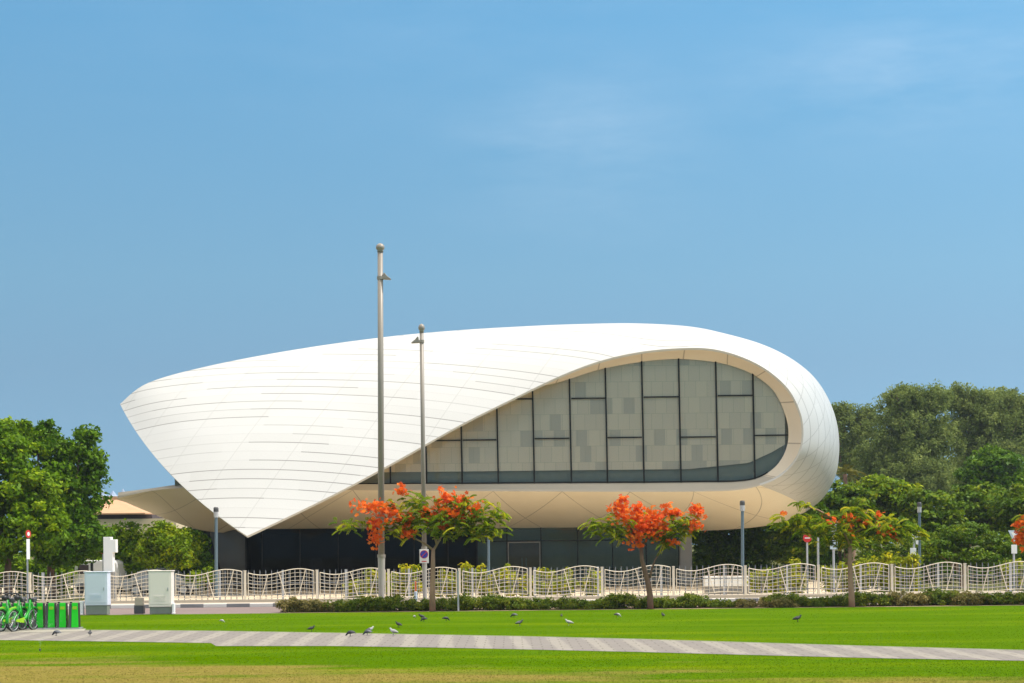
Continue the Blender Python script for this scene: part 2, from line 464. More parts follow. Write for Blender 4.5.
def np_mesh(name, verts, faces, mat, parent=None, tone=None):
    """verts (n,3), faces (m,k) arrays, tone per vertex"""
    me = bpy.data.meshes.new(name)
    nv, (nf, k) = len(verts), faces.shape
    me.vertices.add(nv); me.vertices.foreach_set('co', verts.astype(np.float32).ravel())
    me.loops.add(nf*k); me.loops.foreach_set('vertex_index', faces.astype(np.int32).ravel())
    me.polygons.add(nf)
    me.polygons.foreach_set('loop_start', np.arange(0, nf*k, k, dtype=np.int32))
    me.polygons.foreach_set('loop_total', np.full(nf, k, dtype=np.int32))
    me.update(calc_edges=True)
    if tone is not None:
        a = me.attributes.new('tone', 'FLOAT', 'POINT'); a.data.foreach_set('value', tone.astype(np.float32))
    me.materials.append(mat)
    o = bpy.data.objects.new(name, me); COL.objects.link(o)
    if parent: o.parent = parent
    return o

def unit(a): return a/np.maximum(1e-9, np.linalg.norm(a, axis=1, keepdims=True))

def leaf_geo(c, tone, size, aspect=0.55, up=0.6, out=None, droop=0.0, r=rng):
    """diamond leaves folded along the midrib round the points c"""
    n = len(c)
    nrm = r.normal(size=(n, 3)); nrm[:, 2] += up
    if out is not None: nrm += out
    nrm = unit(nrm)
    t = r.normal(size=(n, 3)); t -= nrm*np.sum(t*nrm, axis=1, keepdims=True); t = unit(t)
    t[:, 2] -= droop; t = unit(t)
    b = unit(np.cross(nrm, t))
    s = size*(0.65 + 0.7*r.random((n, 1)))
    v = np.empty((n, 4, 3))
    v[:, 0] = c - t*s*0.5
    v[:, 1] = c + b*s*aspect*0.5 + nrm*s*0.08
    v[:, 2] = c + t*s*0.5
    v[:, 3] = c - b*s*aspect*0.5 + nrm*s*0.08
    f = np.arange(n*4).reshape(n, 4)
    return v.reshape(-1, 3), f, np.repeat(tone, 4)

def crown_points(ells, nclump, per, crad, r=rng, inner=0.35, flat=0.7):
    """leaf positions gathered in clumps spread through a set of ellipsoids"""
    w = np.array([e[3]*e[4] + e[3]*e[5] + e[4]*e[5] for e in ells]); w = w/w.sum()
    idx = r.choice(len(ells), nclump, p=w)
    E = np.array(ells)[idx]
    d = unit(r.normal(size=(nclump, 3)))
    rad = (inner + (1-inner)*r.random((nclump, 1))**0.55)
    rad *= 1 + 0.10*r.normal(size=(nclump, 1))
    cc = E[:, :3] + d*rad*E[:, 3:6]
    ct = r.random(nclump)
    k = np.repeat(np.arange(nclump), per)
    g = r.normal(size=(nclump*per, 3))
    g = unit(g)*(r.random((nclump*per, 1))**0.5)
    cr = crad*(0.55 + 0.9*r.random(nclump))
    p = cc[k] + g*cr[k][:, None]*np.array((1, 1, flat))
    tone = np.clip(0.42*ct[k] + 0.20 + 0.42*(r.random(len(k))-0.25), 0, 1)
    outv = unit(p - E[k][:, :3])*0.7
    return p, tone, outv

def limbs(mb, base, top_h, lean, ells, r0, nl=5, seed=0, sub=True):
    """tapered trunk rising to a fork with limbs reaching into the crown"""
    rr = random.Random(seed)
    b = Vector(base)
    fork = b + Vector((lean[0], lean[1], top_h))
    mid = b.lerp(fork, 0.5) + Vector((rr.uniform(-.06, .06)*top_h, rr.uniform(-.04, .04)*top_h, 0))
    mb.tube([b - Vector((0, 0, .15)), b + Vector((0, 0, .08*top_h)), mid, fork], [r0*1.5, r0*1.12, r0*0.9, r0*0.78], 8)
    for i in range(nl):
        e = ells[i % len(ells)]
        tgt = Vector((e[0] + rr.uniform(-.55, .55)*e[3], e[1] + rr.uniform(-.5, .5)*e[4], e[2] + rr.uniform(-.1, .5)*e[5]))
        m = fork.lerp(tgt, 0.45) + Vector((rr.uniform(-.1, .1), rr.uniform(-.1, .1), rr.uniform(0, .12)))*(tgt-fork).length
        mb.tube([fork - Vector((0, 0, r0*.6)), m, tgt], [r0*0.6, r0*0.38, r0*0.1], 6)
        if sub:
            for _ in range(2):
                q = m.lerp(tgt, rr.uniform(0, .5))
                t2 = q + Vector((rr.uniform(-1, 1)*e[3]*.4, rr.uniform(-1, 1)*e[4]*.4, rr.uniform(.1, .5)*e[5]))
                mb.tube([q, t2], [r0*0.25, r0*0.06], 5)

def tree(name, label, group, base, ells, trunk_h, r0, leaf, nclump, per, crad, size, bark='bark', seed=1, lean=(0, 0), nl=5, cat='tree', inner=0.35, aspect=0.55, up=0.6, flat=0.7):
    r = np.random.default_rng(seed)
    t = thing(name, (base[0], base[1], 0), label, cat, group)
    L = [(e[0]-base[0], e[1]-base[1], *e[2:]) for e in ells]
    mb = MB(); limbs(mb, (0, 0, 0), trunk_h, lean, L, r0, nl, seed)
    mb.build('trunk', M[bark], t, smooth=True)
    p, tone, outv = crown_points(L, nclump, per, crad, r, inner, flat)
    p[:, 2] = np.maximum(p[:, 2], 0.12)
    v, f, tn = leaf_geo(p, tone, size, aspect, up, outv, r=r)
    np_mesh('crown', v, f, M[leaf], t, tn)
    return t

def ell(px, py, D, wpx, hpx, depth=None):
    """crown blob standing at distance D whose outline spans wpx by hpx half-sizes"""
    c = P(px, py, D); s = D/FPX
    return (c.x, c.y, c.z, wpx*s, (depth if depth else wpx*s), hpx*s)

# ------------------------------------------------------------------ ground, road, path
M['garden'] = plain('garden_ground', (0.10, 0.105, 0.04), 0.95, 0, 0.3, 0.6, spec=0.0)
sheet('ground', [(-3000, -200), (3000, -200), (3000, 4000), (-3000, 4000)], -0.03, M['garden'])
sheet('forecourt', [(-20, 72.5), (15, 72.5), (21, 86), (21, 112), (-34, 112), (-34, 91), (-22, 86)], -0.01, M['forecourt'])
GRASS_Y = 59.3
sheet('lawn', [(-70, 3), (70, 3), (70, GRASS_Y), (-70, GRASS_Y)], 0.0, M['lawn'])
sheet('road', [(-90, GRASS_Y), (90, GRASS_Y), (90, 66.4), (-90, 66.4)], -0.02, M['road'])
mbk = MB()
mbk.box((-90, 66.4, -0.03), (90, 66.65, 0.13))
tag(mbk.build('kerb', M['kerb'], bevel=0.02), kind='structure')
sheet('pavement', [(-90, 66.65), (90, 66.65), (90, 72.5), (-90, 72.5)], 0.125, M['pavement'], thick=0.15)
top = [(0, 630), (105, 630.4), (210, 631.2), (330, 633.2), (430, 635), (520, 636.6), (640, 639.5), (760, 643.2), (880, 646.8), (1024, 650.6)]
bot = [(1024, 661), (880, 658.4), (760, 655.4), (640, 652.2), (520, 649.5), (430, 647.6), (330, 646.2), (216, 646.2), (211, 643.2), (105, 641.6), (0, 640.2)]
tp = [GP(*q) for q in top]; bp = [GP(*q) for q in bot]
d0 = (tp[0]-tp[1]); d1 = (tp[-1]-tp[-2]); e0 = (bp[-1]-bp[-2]); e1 = (bp[0]-bp[1])
tp = [tp[0]+d0*3] + tp + [tp[-1]+d1*3]; bp = [bp[0]+e1*3] + bp + [bp[-1]+e0*3]
sheet('path', [(p.x, p.y) for p in tp + bp], 0.006, M['path'])
mbe = MB()
for seq, off in ((tp, 0.10),):
    for a, b in zip(seq[:-1], seq[1:]):
        mbe.add([(a.x, a.y, .010), (b.x, b.y, .010), (b.x, b.y+off, .010), (a.x, a.y+off, .010)], [(0, 1, 2, 3)])
tag(mbe.build('path_edging', M['path_edge']), kind='structure')
# concrete pad under the bicycle docks
pad = [GP(-30, 634), GP(84, 631.5), GP(86, 629), GP(-30, 629)]
sheet('dock_pad', [(p.x, p.y) for p in pad], 0.012, M['path_edge'])
# planting strip of dry soil beneath the hedges
sheet('planting_strip', [(XD(283, 60), 59.32), (60, 59.32), (60, 62.2), (XD(283, 60)+.6, 62.2)], -0.012, M['soil'])

def path_hit(x, y):
    """is this ground point on the path or the dock pad?"""
    def yat(seq):
        s = sorted(seq, key=lambda p: p.x)
        return np.interp(x, [p.x for p in s], [p.y for p in s])
    return (y < yat(tp)+0.05) & (y > yat(bp)-0.05)

# short grass blades over the part of the lawn that can be seen
r = np.random.default_rng(5)
n = 150000
yy = 1/(1/24.5 + (1/59.2 - 1/24.5)*r.random(n))
xx = (r.random(n)*2-1)*yy*0.345
keep = ~path_hit(xx, yy); xx, yy = xx[keep], yy[keep]; n = len(xx)
hgt = 0.006 + 0.013*r.random(n); ang = r.random(n)*PI; w = 0.005 + 0.006*r.random(n)
lx, ly = r.normal(size=n)*0.028, r.normal(size=n)*0.028
gv = np.empty((n, 3, 3))
gv[:, 0] = np.stack((xx-np.cos(ang)*w, yy-np.sin(ang)*w, np.full(n, 0.0)), 1)
gv[:, 1] = np.stack((xx+np.cos(ang)*w, yy+np.sin(ang)*w, np.full(n, 0.0)), 1)
gv[:, 2] = np.stack((xx+lx, yy+ly, hgt), 1)
go = np_mesh('grass', gv.reshape(-1, 3), np.arange(n*3).reshape(n, 3), M['blades'])
tag(go, 'short mown green grass blades covering the lawn', 'grass', kind='stuff')

# ------------------------------------------------------------------ the pavilion
CTRL = [  # front rim: px, py, distance ; far silhouette: px, py, distance
 ((247,536,81.0),(120,404,96)), ((300,511,81.7),(149,382.5,96.2)), ((350,486,82.3),(214,364.8,96.5)),
 ((405,456,83.0),(300,348.8,97)), ((460,425,83.7),(385,337,97)), ((510,400,84.2),(455,330.5,97)),
 ((560,376,84.6),(520,326.5,97)), ((600,361,84.8),(580,324,97)), ((640,352,85),(635,323.3,97)),
 ((680,348.2,85),(690,326.5,97)), ((712,349,85),(731,335,97)), ((742,357,85),(764,345,97)),
 ((768,370.5,85),(792,359,97)), ((789,390,85),(814,377,97)), ((800.5,413,85),(829,400,97)),
 ((803.5,434,85),(837.5,426,97)), ((800,453,85),(839,455,97)), ((789,469,85.4),(833.5,481,97)),
 ((771,481.5,85.6),(818,503,97)), ((742,489.5,85.8),(783,522,96.6)), ((700,491.5,85.8),(730,529.5,96)),
 ((640,491.8,85.8),(652,531.3,95.5)), ((560,491.5,85.8),(560,532,95.2)), ((460,491,85.8),(450,532.5,95)),
 ((350,490,86.1),(335,533,95)), ((260,489,87),(250,534,95)), ((210,488,88),(203,530.5,95)),
 ((180,488.2,89),(173,521.5,95)), ((150,491,90),(145,510.5,95)), ((118,498,91.5),(118,499,93)),
]
NI = 7   # steps between control stations
def catmull(vals, k, t):
    a = vals[max(k-1, 0)]; b = vals[k]; c = vals[k+1]; d = vals[min(k+2, len(vals)-1)]
    return 0.5*((2*b) + (c-a)*t + (2*a-5*b+4*c-d)*t*t + (3*b-a-3*c+d)*t**3)

Fw = [np.array(P(*c[0])) for c in CTRL]
Tt = [np.array(P(*c[1])) for c in CTRL]          # where the outline should be seen
Tw = [t.copy() for t in Tt]

def bulge(i):
    return float(np.interp(i, [0, 3, 7, 10, 17, 19, 21, 24, 29], [0.10, 0.15, 0.42, 0.55, 0.55, 0.5, 0.28, 0.22, 0.3]))

def section(F, T, w, n=30):
    """front half (rim to outline) then the back half, mirrored in depth"""
    out = []
    for j in range(n+1):
        th = PI/2*j/n
        s = w*math.sin(th) + (1-w)*(j/n); c = w*(1-math.cos(th)) + (1-w)*(j/n)
        q = F + (T-F)*np.array((s, c, s)); out.append(q)
    for j in range(n-1, -1, -2):
        q = out[j].copy(); q[1] = 2*T[1] - q[1]; out.append(q)
    return out

for it in range(6):      # pull the ridge in until the seen outline falls where it should
    for i in range(len(CTRL)):
        a, b = proj(Tt[max(i-1, 0)]), proj(Tt[min(i+1, len(CTRL)-1)])
        tg = (b-a)/np.linalg.norm(b-a); nm = np.array((tg[1], -tg[0]))
        if i == 0: nm = unit((proj(Tt[0])-proj(Fw[0]))[None])[0]
        sec = section(Fw[i], Tw[i], bulge(i))
        over = max(float(np.dot(proj(q)-proj(Tt[i]), nm)) for q in sec)
        if i >= len(CTRL)-1: continue
        Tw[i] = Tw[i] - np.array((nm[0], 0, -nm[1]))*over*Tw[i][1]/FPX*0.8

stations = []
for k in range(len(CTRL)-1):
    for t in range(NI): stations.append((k, t/NI))
stations.append((len(CTRL)-2, 1.0))
secs, idxs = [], []
for k, t in stations:
    f = catmull(Fw, k, t); q = catmull(Tw, k, t)
    sc_ = section(f, q, bulge(k+t))
    bw_ = max(0.0, 1 - (k+t)/3.0)**1.5*0.6
    if bw_ > 0:
        for v_ in sc_:
            sp_ = min(1, max(0, (v_[2]-f[2])/(q[2]-f[2])))
            v_ += np.array((-.72, 0, -.69))*bw_*4*sp_*(1-sp_)
    secs.append(sc_); idxs.append(k+t)
S = np.array(secs)                                # (nu, nv, 3)
# round the swept tip of the roof a little
nu, nv = S.shape[:2]
verts = S.reshape(-1, 3)
faces, mats_i = [], []
for a in range(nu-1):
    for b in range(nv-1):
        faces.append((a*nv+b, (a+1)*nv+b, (a+1)*nv+b+1, a*nv+b+1))
        mats_i.append(0 if idxs[a] < 18.4 else 1)
# panel coordinates
arcU = np.concatenate(([0], np.cumsum(np.linalg.norm(np.diff(0.5*(S[:, 0]+S[:, 20]), axis=0), axis=1))))
arcV = np.concatenate((np.zeros((nu, 1)), np.cumsum(np.linalg.norm(np.diff(S, axis=1), axis=2), axis=1)), axis=1)
rowc = S[:, :, 2] + 0.22*np.minimum(S[:, :, 1], 120) + 0.0105*(S[:, :, 0]+19.5)**2
iref = int(8.5*NI)
rown = rowc[iref, 0] + 0.55*arcV
blend = np.clip((np.array(idxs)-7.0)/3.0, 0, 1); blend = blend*blend*(3-2*blend)
pv = (rowc*(1-blend[:, None]) + rown*blend[:, None])
pu = S[:, :, 0]*(1-blend[:, None]) + (S[iref, 0, 0] + arcU - arcU[iref])[:, None]*blend[:, None]
low = np.array(idxs) >= 18.4
vi = np.concatenate((np.linspace(0, 1, 31), 1 + np.linspace(0, 1, nv-31)))
pv[low] = vi[None, :]*9.8
root = thing('museum_pavilion', (0, 85, 0), 'white museum pavilion with swooping curved roof and teardrop glass front', 'museum')
off = np.array((0, 85, 0))
me = bpy.data.meshes.new('curved_shell')
me.from_pydata([tuple(p) for p in verts-off], [], faces)
for p, i in zip(me.polygons, mats_i): p.material_index = i; p.use_smooth = True
for q_ in ('cladding', 'soffit', 'clad_edge', 'soffit_edge'): me.materials.append(M[q_])
nz = np.clip((np.array(idxs)-9.0)/2.5, 0, 1)[:, None]*np.ones((1, nv))
for nme, arr in (('pu', pu), ('pv', pv), ('nose', nz)):
    at = me.attributes.new(nme, 'FLOAT', 'POINT'); at.data.foreach_set('value', arr.ravel().astype(np.float32))
shell = bpy.data.objects.new('curved_shell', me); COL.objects.link(shell); shell.parent = root
sol = shell.modifiers.new('thickness', 'SOLIDIFY'); sol.thickness = 0.12; sol.offset = -1; sol.material_offset_rim = 2
es = shell.modifiers.new('crisp_rim', 'EDGE_SPLIT'); es.split_angle = math.radians(45)

# glass line, set back from the rim
GD = 86.1
GL = {6:(556,383), 7:(598,370), 8:(640,362), 9:(678,359), 10:(714,362), 11:(738,368), 12:(757,377), 13:(774,391.5), 14:(785,414),
      15:(788.5,434), 16:(785,452), 17:(774.5,467.5), 18:(757,478), 19:(735,481.5), 20:(698,482), 21:(640,482.7), 22:(560,483), 23:(460,483.8), 24:(345,484.3)}
Gw = []
for i in range(len(CTRL)):
    if i in GL: px, py = GL[i]
    elif i < 6: px, py = CTRL[i][0][0]-5, CTRL[i][0][1]-6 + (0 if i > 2 else -6)
    else: px, py = CTRL[i][0][0], 484.5 + max(0, (i-27))*4
    D = GD if i <= 24 else {25: 88.2, 26: 89.2, 27: 90, 28: 91, 29: 91.7}[i]
    Gw.append(np.array(P(px, py, D)))
rv, rf, rpu = [], [], []
K = 6; acc = 0.0; prev = None
for a, (k, t) in enumerate(stations):
    f = catmull(Fw, k, t); g = catmull(Gw, k, t)
    if prev is not None: acc += float(np.linalg.norm(f-prev))
    prev = f
    for b in range(K+1):
        s = b/K
        q = f + (g-f)*np.array((s, 1-(1-s)**1.25, s)); rv.append(tuple(q-off)); rpu.append(acc)
    if a:
        for b in range(K):
            rf.append(((a-1)*(K+1)+b, (a-1)*(K+1)+b+1, a*(K+1)+b+1, a*(K+1)+b))
M['sill'] = plain('shade_darkened_sill', (0.47, 0.41, 0.33), 0.7, 0, 0.08, 0.8)  # darker than the reveal, carrying the sill's shade in its colour
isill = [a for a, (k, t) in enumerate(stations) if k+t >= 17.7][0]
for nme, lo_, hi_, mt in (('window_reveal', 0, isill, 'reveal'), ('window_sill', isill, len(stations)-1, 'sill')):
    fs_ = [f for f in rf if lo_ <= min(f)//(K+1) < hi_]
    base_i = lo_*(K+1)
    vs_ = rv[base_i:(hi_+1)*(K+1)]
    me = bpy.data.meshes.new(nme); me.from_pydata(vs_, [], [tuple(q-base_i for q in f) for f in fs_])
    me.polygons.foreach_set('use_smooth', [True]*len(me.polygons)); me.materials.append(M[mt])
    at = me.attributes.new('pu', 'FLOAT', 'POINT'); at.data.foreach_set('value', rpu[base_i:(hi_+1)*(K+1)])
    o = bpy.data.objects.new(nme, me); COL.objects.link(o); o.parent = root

# outline of the glazing as a polygon in the x,z plane
Gpoly = []
for k, t in stations:
    if 2 <= k+t <= 24:
        g = catmull(Gw, k, t); Gpoly.append((g[0], g[2]))
def zrange(x, poly):
    zs = []
    for (x0, z0), (x1, z1) in zip(poly, poly[1:]+poly[:1]):
        if (x0-x)*(x1-x) <= 0 and x0 != x1: zs.append(z0 + (z1-z0)*(x-x0)/(x1-x0))
    return (min(zs), max(zs)) if len(zs) > 1 else None

mull_px = [345, 353.5, 390, 426, 461.5, 497.5, 533.5, 570.5, 606.5, 643, 680, 717, 754, 789]
mull_x = [P(px, 440, GD)[0] for px in mull_px]
LEAN = -0.010
def strip_poly(x0, x1, zcut=None, steps=10, inset=0.0):
    up, dn = [], []
    for j in range(steps+1):
        x = x0 + (x1-x0)*j/steps
        zr = zrange(x, Gpoly)
        if zr: dn.append((x, zr[0]+inset)); up.append((x, zr[1]-inset))
    if len(up) < 2: return None
    return dn + up[::-1]
y = GD - 85 + 0.02
for a, b in zip(mull_x[:-1], mull_x[1:]):
    pl = strip_poly(a, b)
    if pl:
        mb = MB(); mb.prism(pl, y, y+0.03); mb.build('glass_pane', M['glass'], root)
for x in mull_x[1:-1]:
    zr = zrange(x, Gpoly)
    h = (zr[1]-zr[0])/2
    mb = MB()
    mb.box((x-0.042, y-0.07, zr[0]-0.02), (x+0.042, y-0.003, zr[1]+0.25))
    for i, v in enumerate(mb.v):
        mb.v[i] = (v[0] + LEAN*(v[2]-zr[0]-h), v[1], v[2])
    mb.build('mullion', M['mullion'], root)
trans = [(3, 440.5), (4, 440), (5, 399), (6, 438.5), (7, 398.3), (8, 437.5), (9, 397), (10, 437), (11, 395.5), (12, 435.3)]
for k, py in trans:
    x0, x1 = mull_x[k]+0.057, mull_x[k+1]-0.057
    z = P((mull_px[k]+mull_px[k+1])/2, py, GD)[2]
    while x0 < x1 and not (zrange(x0, Gpoly) and zrange(x0, Gpoly)[1] > z+0.05): x0 += 0.05
    while x1 > x0 and not (zrange(x1, Gpoly) and zrange(x1, Gpoly)[1] > z+0.05): x1 -= 0.05
    if x1-x0 < 0.2: continue
    mb = MB(); mb.box((x0, y-0.07, z-0.036), (x1, y-0.003, z+0.036)); mb.build('transom', M['mullion'], root)
# dark bottom frame along the sill
mb = MB()
for a in range(len(stations)):
    pass
btm = [(catmull(Gw, k, t)) for k, t in stations if 17.3 <= k+t <= 24]
for p, q in zip(btm[:-1], btm[1:]):
    mb.add([(p[0], y-0.06, p[2]-0.01), (q[0], y-0.06, q[2]-0.01), (q[0], y-0.06, q[2]+0.07), (p[0], y-0.06, p[2]+0.07),
            (p[0], y+0.0, p[2]-0.01), (q[0], y+0.0, q[2]-0.01), (q[0], y+0.0, q[2]+0.07), (p[0], y+0.0, p[2]+0.07)],
           [(0, 1, 2, 3), (4, 5, 6, 7), (3, 2, 6, 7), (0, 1, 5, 4)])
mb.build('bottom_frame', M['mullion'], root)
# blinds behind each bay and the dark floor edge beneath them
zb = P(640, 469.5, GD)[2]
XB = [P(q, 470, GD)[0] for q in (690, 749, 772, 790)]
for a, b in zip(mull_x[:-1], mull_x[1:]):
    pl = strip_poly(a+0.02, b-0.02)
    if not pl: continue
    m2 = len(pl)//2
    def zlow(x):      # the blinds stop short above the floor, raised at the right to shape a shadow curve
        return zb + float(np.interp(x, [XB[0], XB[1], XB[2], XB[3]], [0, .30, .85, 1.40]))
    top2 = [(x, max(z, zlow(x))) for x, z in pl[m2:]]
    bot2 = [(x, max(z, zlow(x))) for x, z in pl[:m2]]
    if max(z for _, z in top2) < zb + 0.1: continue
    mb = MB(); mb.prism(bot2+top2, y+0.07, y+0.10); mb.build('blind', M['blind'], root)
pl = strip_poly(mull_x[0], mull_x[-1]+0.15, steps=60)
mb = MB(); mb.prism([(x, z-0.1) for x, z in pl[:61]] + [(x, min(z, zb+1.7)) for x, z in pl[61:]], y+0.30, y+0.40)
mb.build('spandrel', M['spandrel'], root)
# end glazing seen under the left edge of the roof, and the rear glass wall
a, b = P(175, 470, 90), P(346, 470, 90)
mb = MB(); mb.box((a.x, 4.9, P(175, 495, 90).z), (b.x, 5.0, P(176, 462, 90).z)); mb.build('end_glazing', M['spandrel'], root)
rear = [(x, z) for x, z in Gpoly]
mb = MB(); mb.prism(rear, 20.5, 20.56); mb.build('rear_glazing', M['spandrel'], root)

# ---- ground floor under the tray
gy = 93.6 - 85
ztop = P(500, 531, 93.6).z + 0.35
gxs_px = [246, 262, 300, 338, 376, 414, 448, 477, 507, 541, 577.5, 612.5, 646, 679]
gx = [XD(p, 93.6, 2.4) for p in gxs_px]
zt = P(525, 541, 93.6).z
for i, (a, b) in enumerate(zip(gx[:-1], gx[1:])):
    if i < 7:
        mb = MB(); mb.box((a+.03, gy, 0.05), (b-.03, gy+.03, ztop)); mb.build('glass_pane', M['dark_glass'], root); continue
    mb = MB(); mb.box((a+.03, gy, 0.05), (b-.03, gy+.03, zt-.03)); mb.build('glass_pane', M['teal_glass'], root)
    mb = MB(); mb.box((a+.03, gy, zt+.03), (b-.03, gy+.03, ztop)); mb.build('glass_pane', M['teal_glass'], root)
for a in gx:
    mb = MB(); mb.box((a-.03, gy-.06, 0), (a+.03, gy+.06, ztop+.1)); mb.build('mullion', M['mullion'], root)
for i, (a, b) in enumerate(zip(gx[:-1], gx[1:])):
    if i >= 7:
        mb = MB(); mb.box((a+.03, gy-.05, zt-.03), (b-.03, gy+.05, zt+.03)); mb.build('transom', M['mullion'], root)
# entrance door with a pale frame
a, b = gx[8], gx[9]
mb = MB(); mb.box((a+.04, gy-.12, 0), (a+.10, gy-.065, zt-.04)); mb.box((b-.10, gy-.12, 0), (b-.04, gy-.065, zt-.04)); mb.box((a+.10, gy-.12, zt-.11), (b-.10, gy-.065, zt-.04))
dr = mb.build('door_frame', M['column'], root)
mb = MB(); mb.box((a+.11, gy+.25, 0), (b-.11, gy+.30, zt-.12)); do_ = mb.build('door', M['door_in'], root)
for q in (-.12, .12):
    mb = MB(); mb.tube([((a+b)/2+q, gy+.20, .8), ((a+b)/2+q, gy+.20, 1.7)], .025, 8); mb.build('handle', M['metal'], do_)
# room behind: dim back wall, lighter behind the right-hand bays
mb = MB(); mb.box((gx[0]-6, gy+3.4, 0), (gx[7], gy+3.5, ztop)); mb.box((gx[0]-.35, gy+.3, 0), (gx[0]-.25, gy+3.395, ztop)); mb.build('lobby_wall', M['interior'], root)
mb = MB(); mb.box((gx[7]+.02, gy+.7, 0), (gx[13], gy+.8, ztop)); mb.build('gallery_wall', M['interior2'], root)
# broad pier at the right end
c0, c1 = XD(680, 93, 2), XD(692, 93, 2)
mb = MB(); mb.box((c0, 93-85, 0), (c1, 93-85+1.2, ztop+.1)); mb.build('pier', M['column'], root, bevel=0.03)
# leaning curved base wall at the left end
mb = MB(); nb = 10
for j in range(nb+1):
    t = j/nb
    tpx = 191 + (247-191)*t; bpx = 216 + (247-216)*t
    D = 93.6 + 7.0*(1-t)**2
    A = P(tpx, 529.5, D) - Vector((0, 85, 0)); zA = A.z
    xb = XD(bpx, D, 1.0)
    mb.v.append((A.x, A.y, zA + .2)); mb.v.append((xb, A.y + .1, 0.0))
    if j: mb.f.append((2*j-2, 2*j-1, 2*j+1, 2*j)); mb.mi.append(0)
bw = mb.build('base_wall', M['slate'], root, smooth=True)
sm = bw.modifiers.new('thickness', 'SOLIDIFY'); sm.thickness = 0.2; sm.offset = -1

# ------------------------------------------------------------------ fence, railing
FD0, FD1 = 68.6, 66.9
post_px = [-42, 30, 101, 172.5, 245, 317, 388.5, 459.5, 530.5, 602, 673.5, 745.5, 818.5, 892, 965, 1039]
def fence_pt(px):
    D = FD0 + (FD1-FD0)*px/1024
    return Vector((XD(px, D, 0.9), D, 0))
fp = [fence_pt(p) for p in post_px]
fr = thing('fence', (0, 67.8, 0), 'long cream metal fence of wavy openwork panels between paired posts', 'fence')
fr_off = Vector((0, 67.8, 0))
FB, FT = 0.34, 1.40
def fence_panel(L):
    mb = MB()
    def wave(x, lvl):     # lvl 0 bottom, 1 top
        s = x/L
        return FB + (FT-FB)*lvl - math.sin(2*PI*s)*(0.045 + 0.085*lvl)
    nr = 8
    for k in range(nr):
        lvl = k/(nr-1)
        rd = 0.019 if k in (0, nr-1) else 0.0095
        mb.tube([(x, 0, wave(x, lvl)) for x in np.linspace(0.13, L-0.13, 17)], rd, 5)
    nvt = 15
    for k in range(nvt):
        x = 0.13 + (L-0.26)*k/(nvt-1)
        rd = 0.020 if k in (0, nvt-1) else 0.0075
        mb.tube([(x, 0.012, wave(x, 0)), (x, 0.012, wave(x, 1))], rd, 5)
    for t, b in ((.32, .23), (.47, .57), (.85, .74)):
        mb.tube([(b*L, -0.02, wave(b*L, 0)-.03), (t*L, -0.02, wave(t*L, 1)+.01)], 0.018, 5)
    return mb
Lp = 3.0
panel0 = fence_panel(Lp).build('openwork_panel', M['fence'], fr)
pm = MB(); pm.box((-0.048, -0.05, 0.10), (0.048, 0.05, 1.45)); pm.box((-0.058, -0.06, 1.45), (0.058, 0.06, 1.475))
post0 = pm.build('post', M['fence'], fr, bevel=0.008)
for i, p in enumerate(fp):
    o = post0 if i == 0 else post0.copy()
    if i: COL.objects.link(o); o.parent = fr
    o.location = p - fr_off
    if i < len(fp)-1:
        q = fp[i+1]; d = q - p
        o = panel0 if i == 0 else panel0.copy()
        if i: COL.objects.link(o); o.parent = fr
        o.location = p - fr_off; o.rotation_euler = (0, 0, math.atan2(d.y, d.x)); o.scale = (d.length/Lp, 1, 1)
a, b = fp[0], fp[-1]
pb = MB()
pb.add([(a.x, a.y-.14-67.8, .12), (b.x, b.y-.14-67.8, .12), (b.x, b.y+.14-67.8, .12), (a.x, a.y+.14-67.8, .12),
        (a.x, a.y-.14-67.8, .24), (b.x, b.y-.14-67.8, .24), (b.x, b.y+.14-67.8, .24), (a.x, a.y+.14-67.8, .24)],
       ((0, 3, 2, 1), (4, 5, 6, 7), (0, 1, 5, 4), (1, 2, 6, 5), (2, 3, 7, 6), (3, 0, 4, 7)))
pb.build('plinth', M['plinth'], fr)

RY = 71.4
rl = thing('railing', (0, RY, 0), 'dark grey spiked metal railing standing behind the cream wavy fence', 'railing')
x0, x1 = -24.0, 24.5
mb = MB()
for x in np.arange(x0, x1, 0.26):
    mb.tube([(x, 0, 0.13), (x, 0, 1.36), (x, 0, 1.46)], [0.02, 0.02, 0.003], 4)
for z in (0.35, 0.86): mb.box((x0, -.014, z-.02), (x1, .014, z+.02))
mb.build('pickets', M['rail'], rl)['kind'] = 'stuff'
for px in (-20, 43, 94, 157, 220, 283, 346, 409, 472.5, 535, 598, 661, 724, 787, 860.5, 938, 1010):
    x = XD(px, RY, .8); mb = MB(); mb.box((x-.045, -.06, .12), (x+.045, -.015, 1.44)); mb.build('post', M['railpost'], rl)

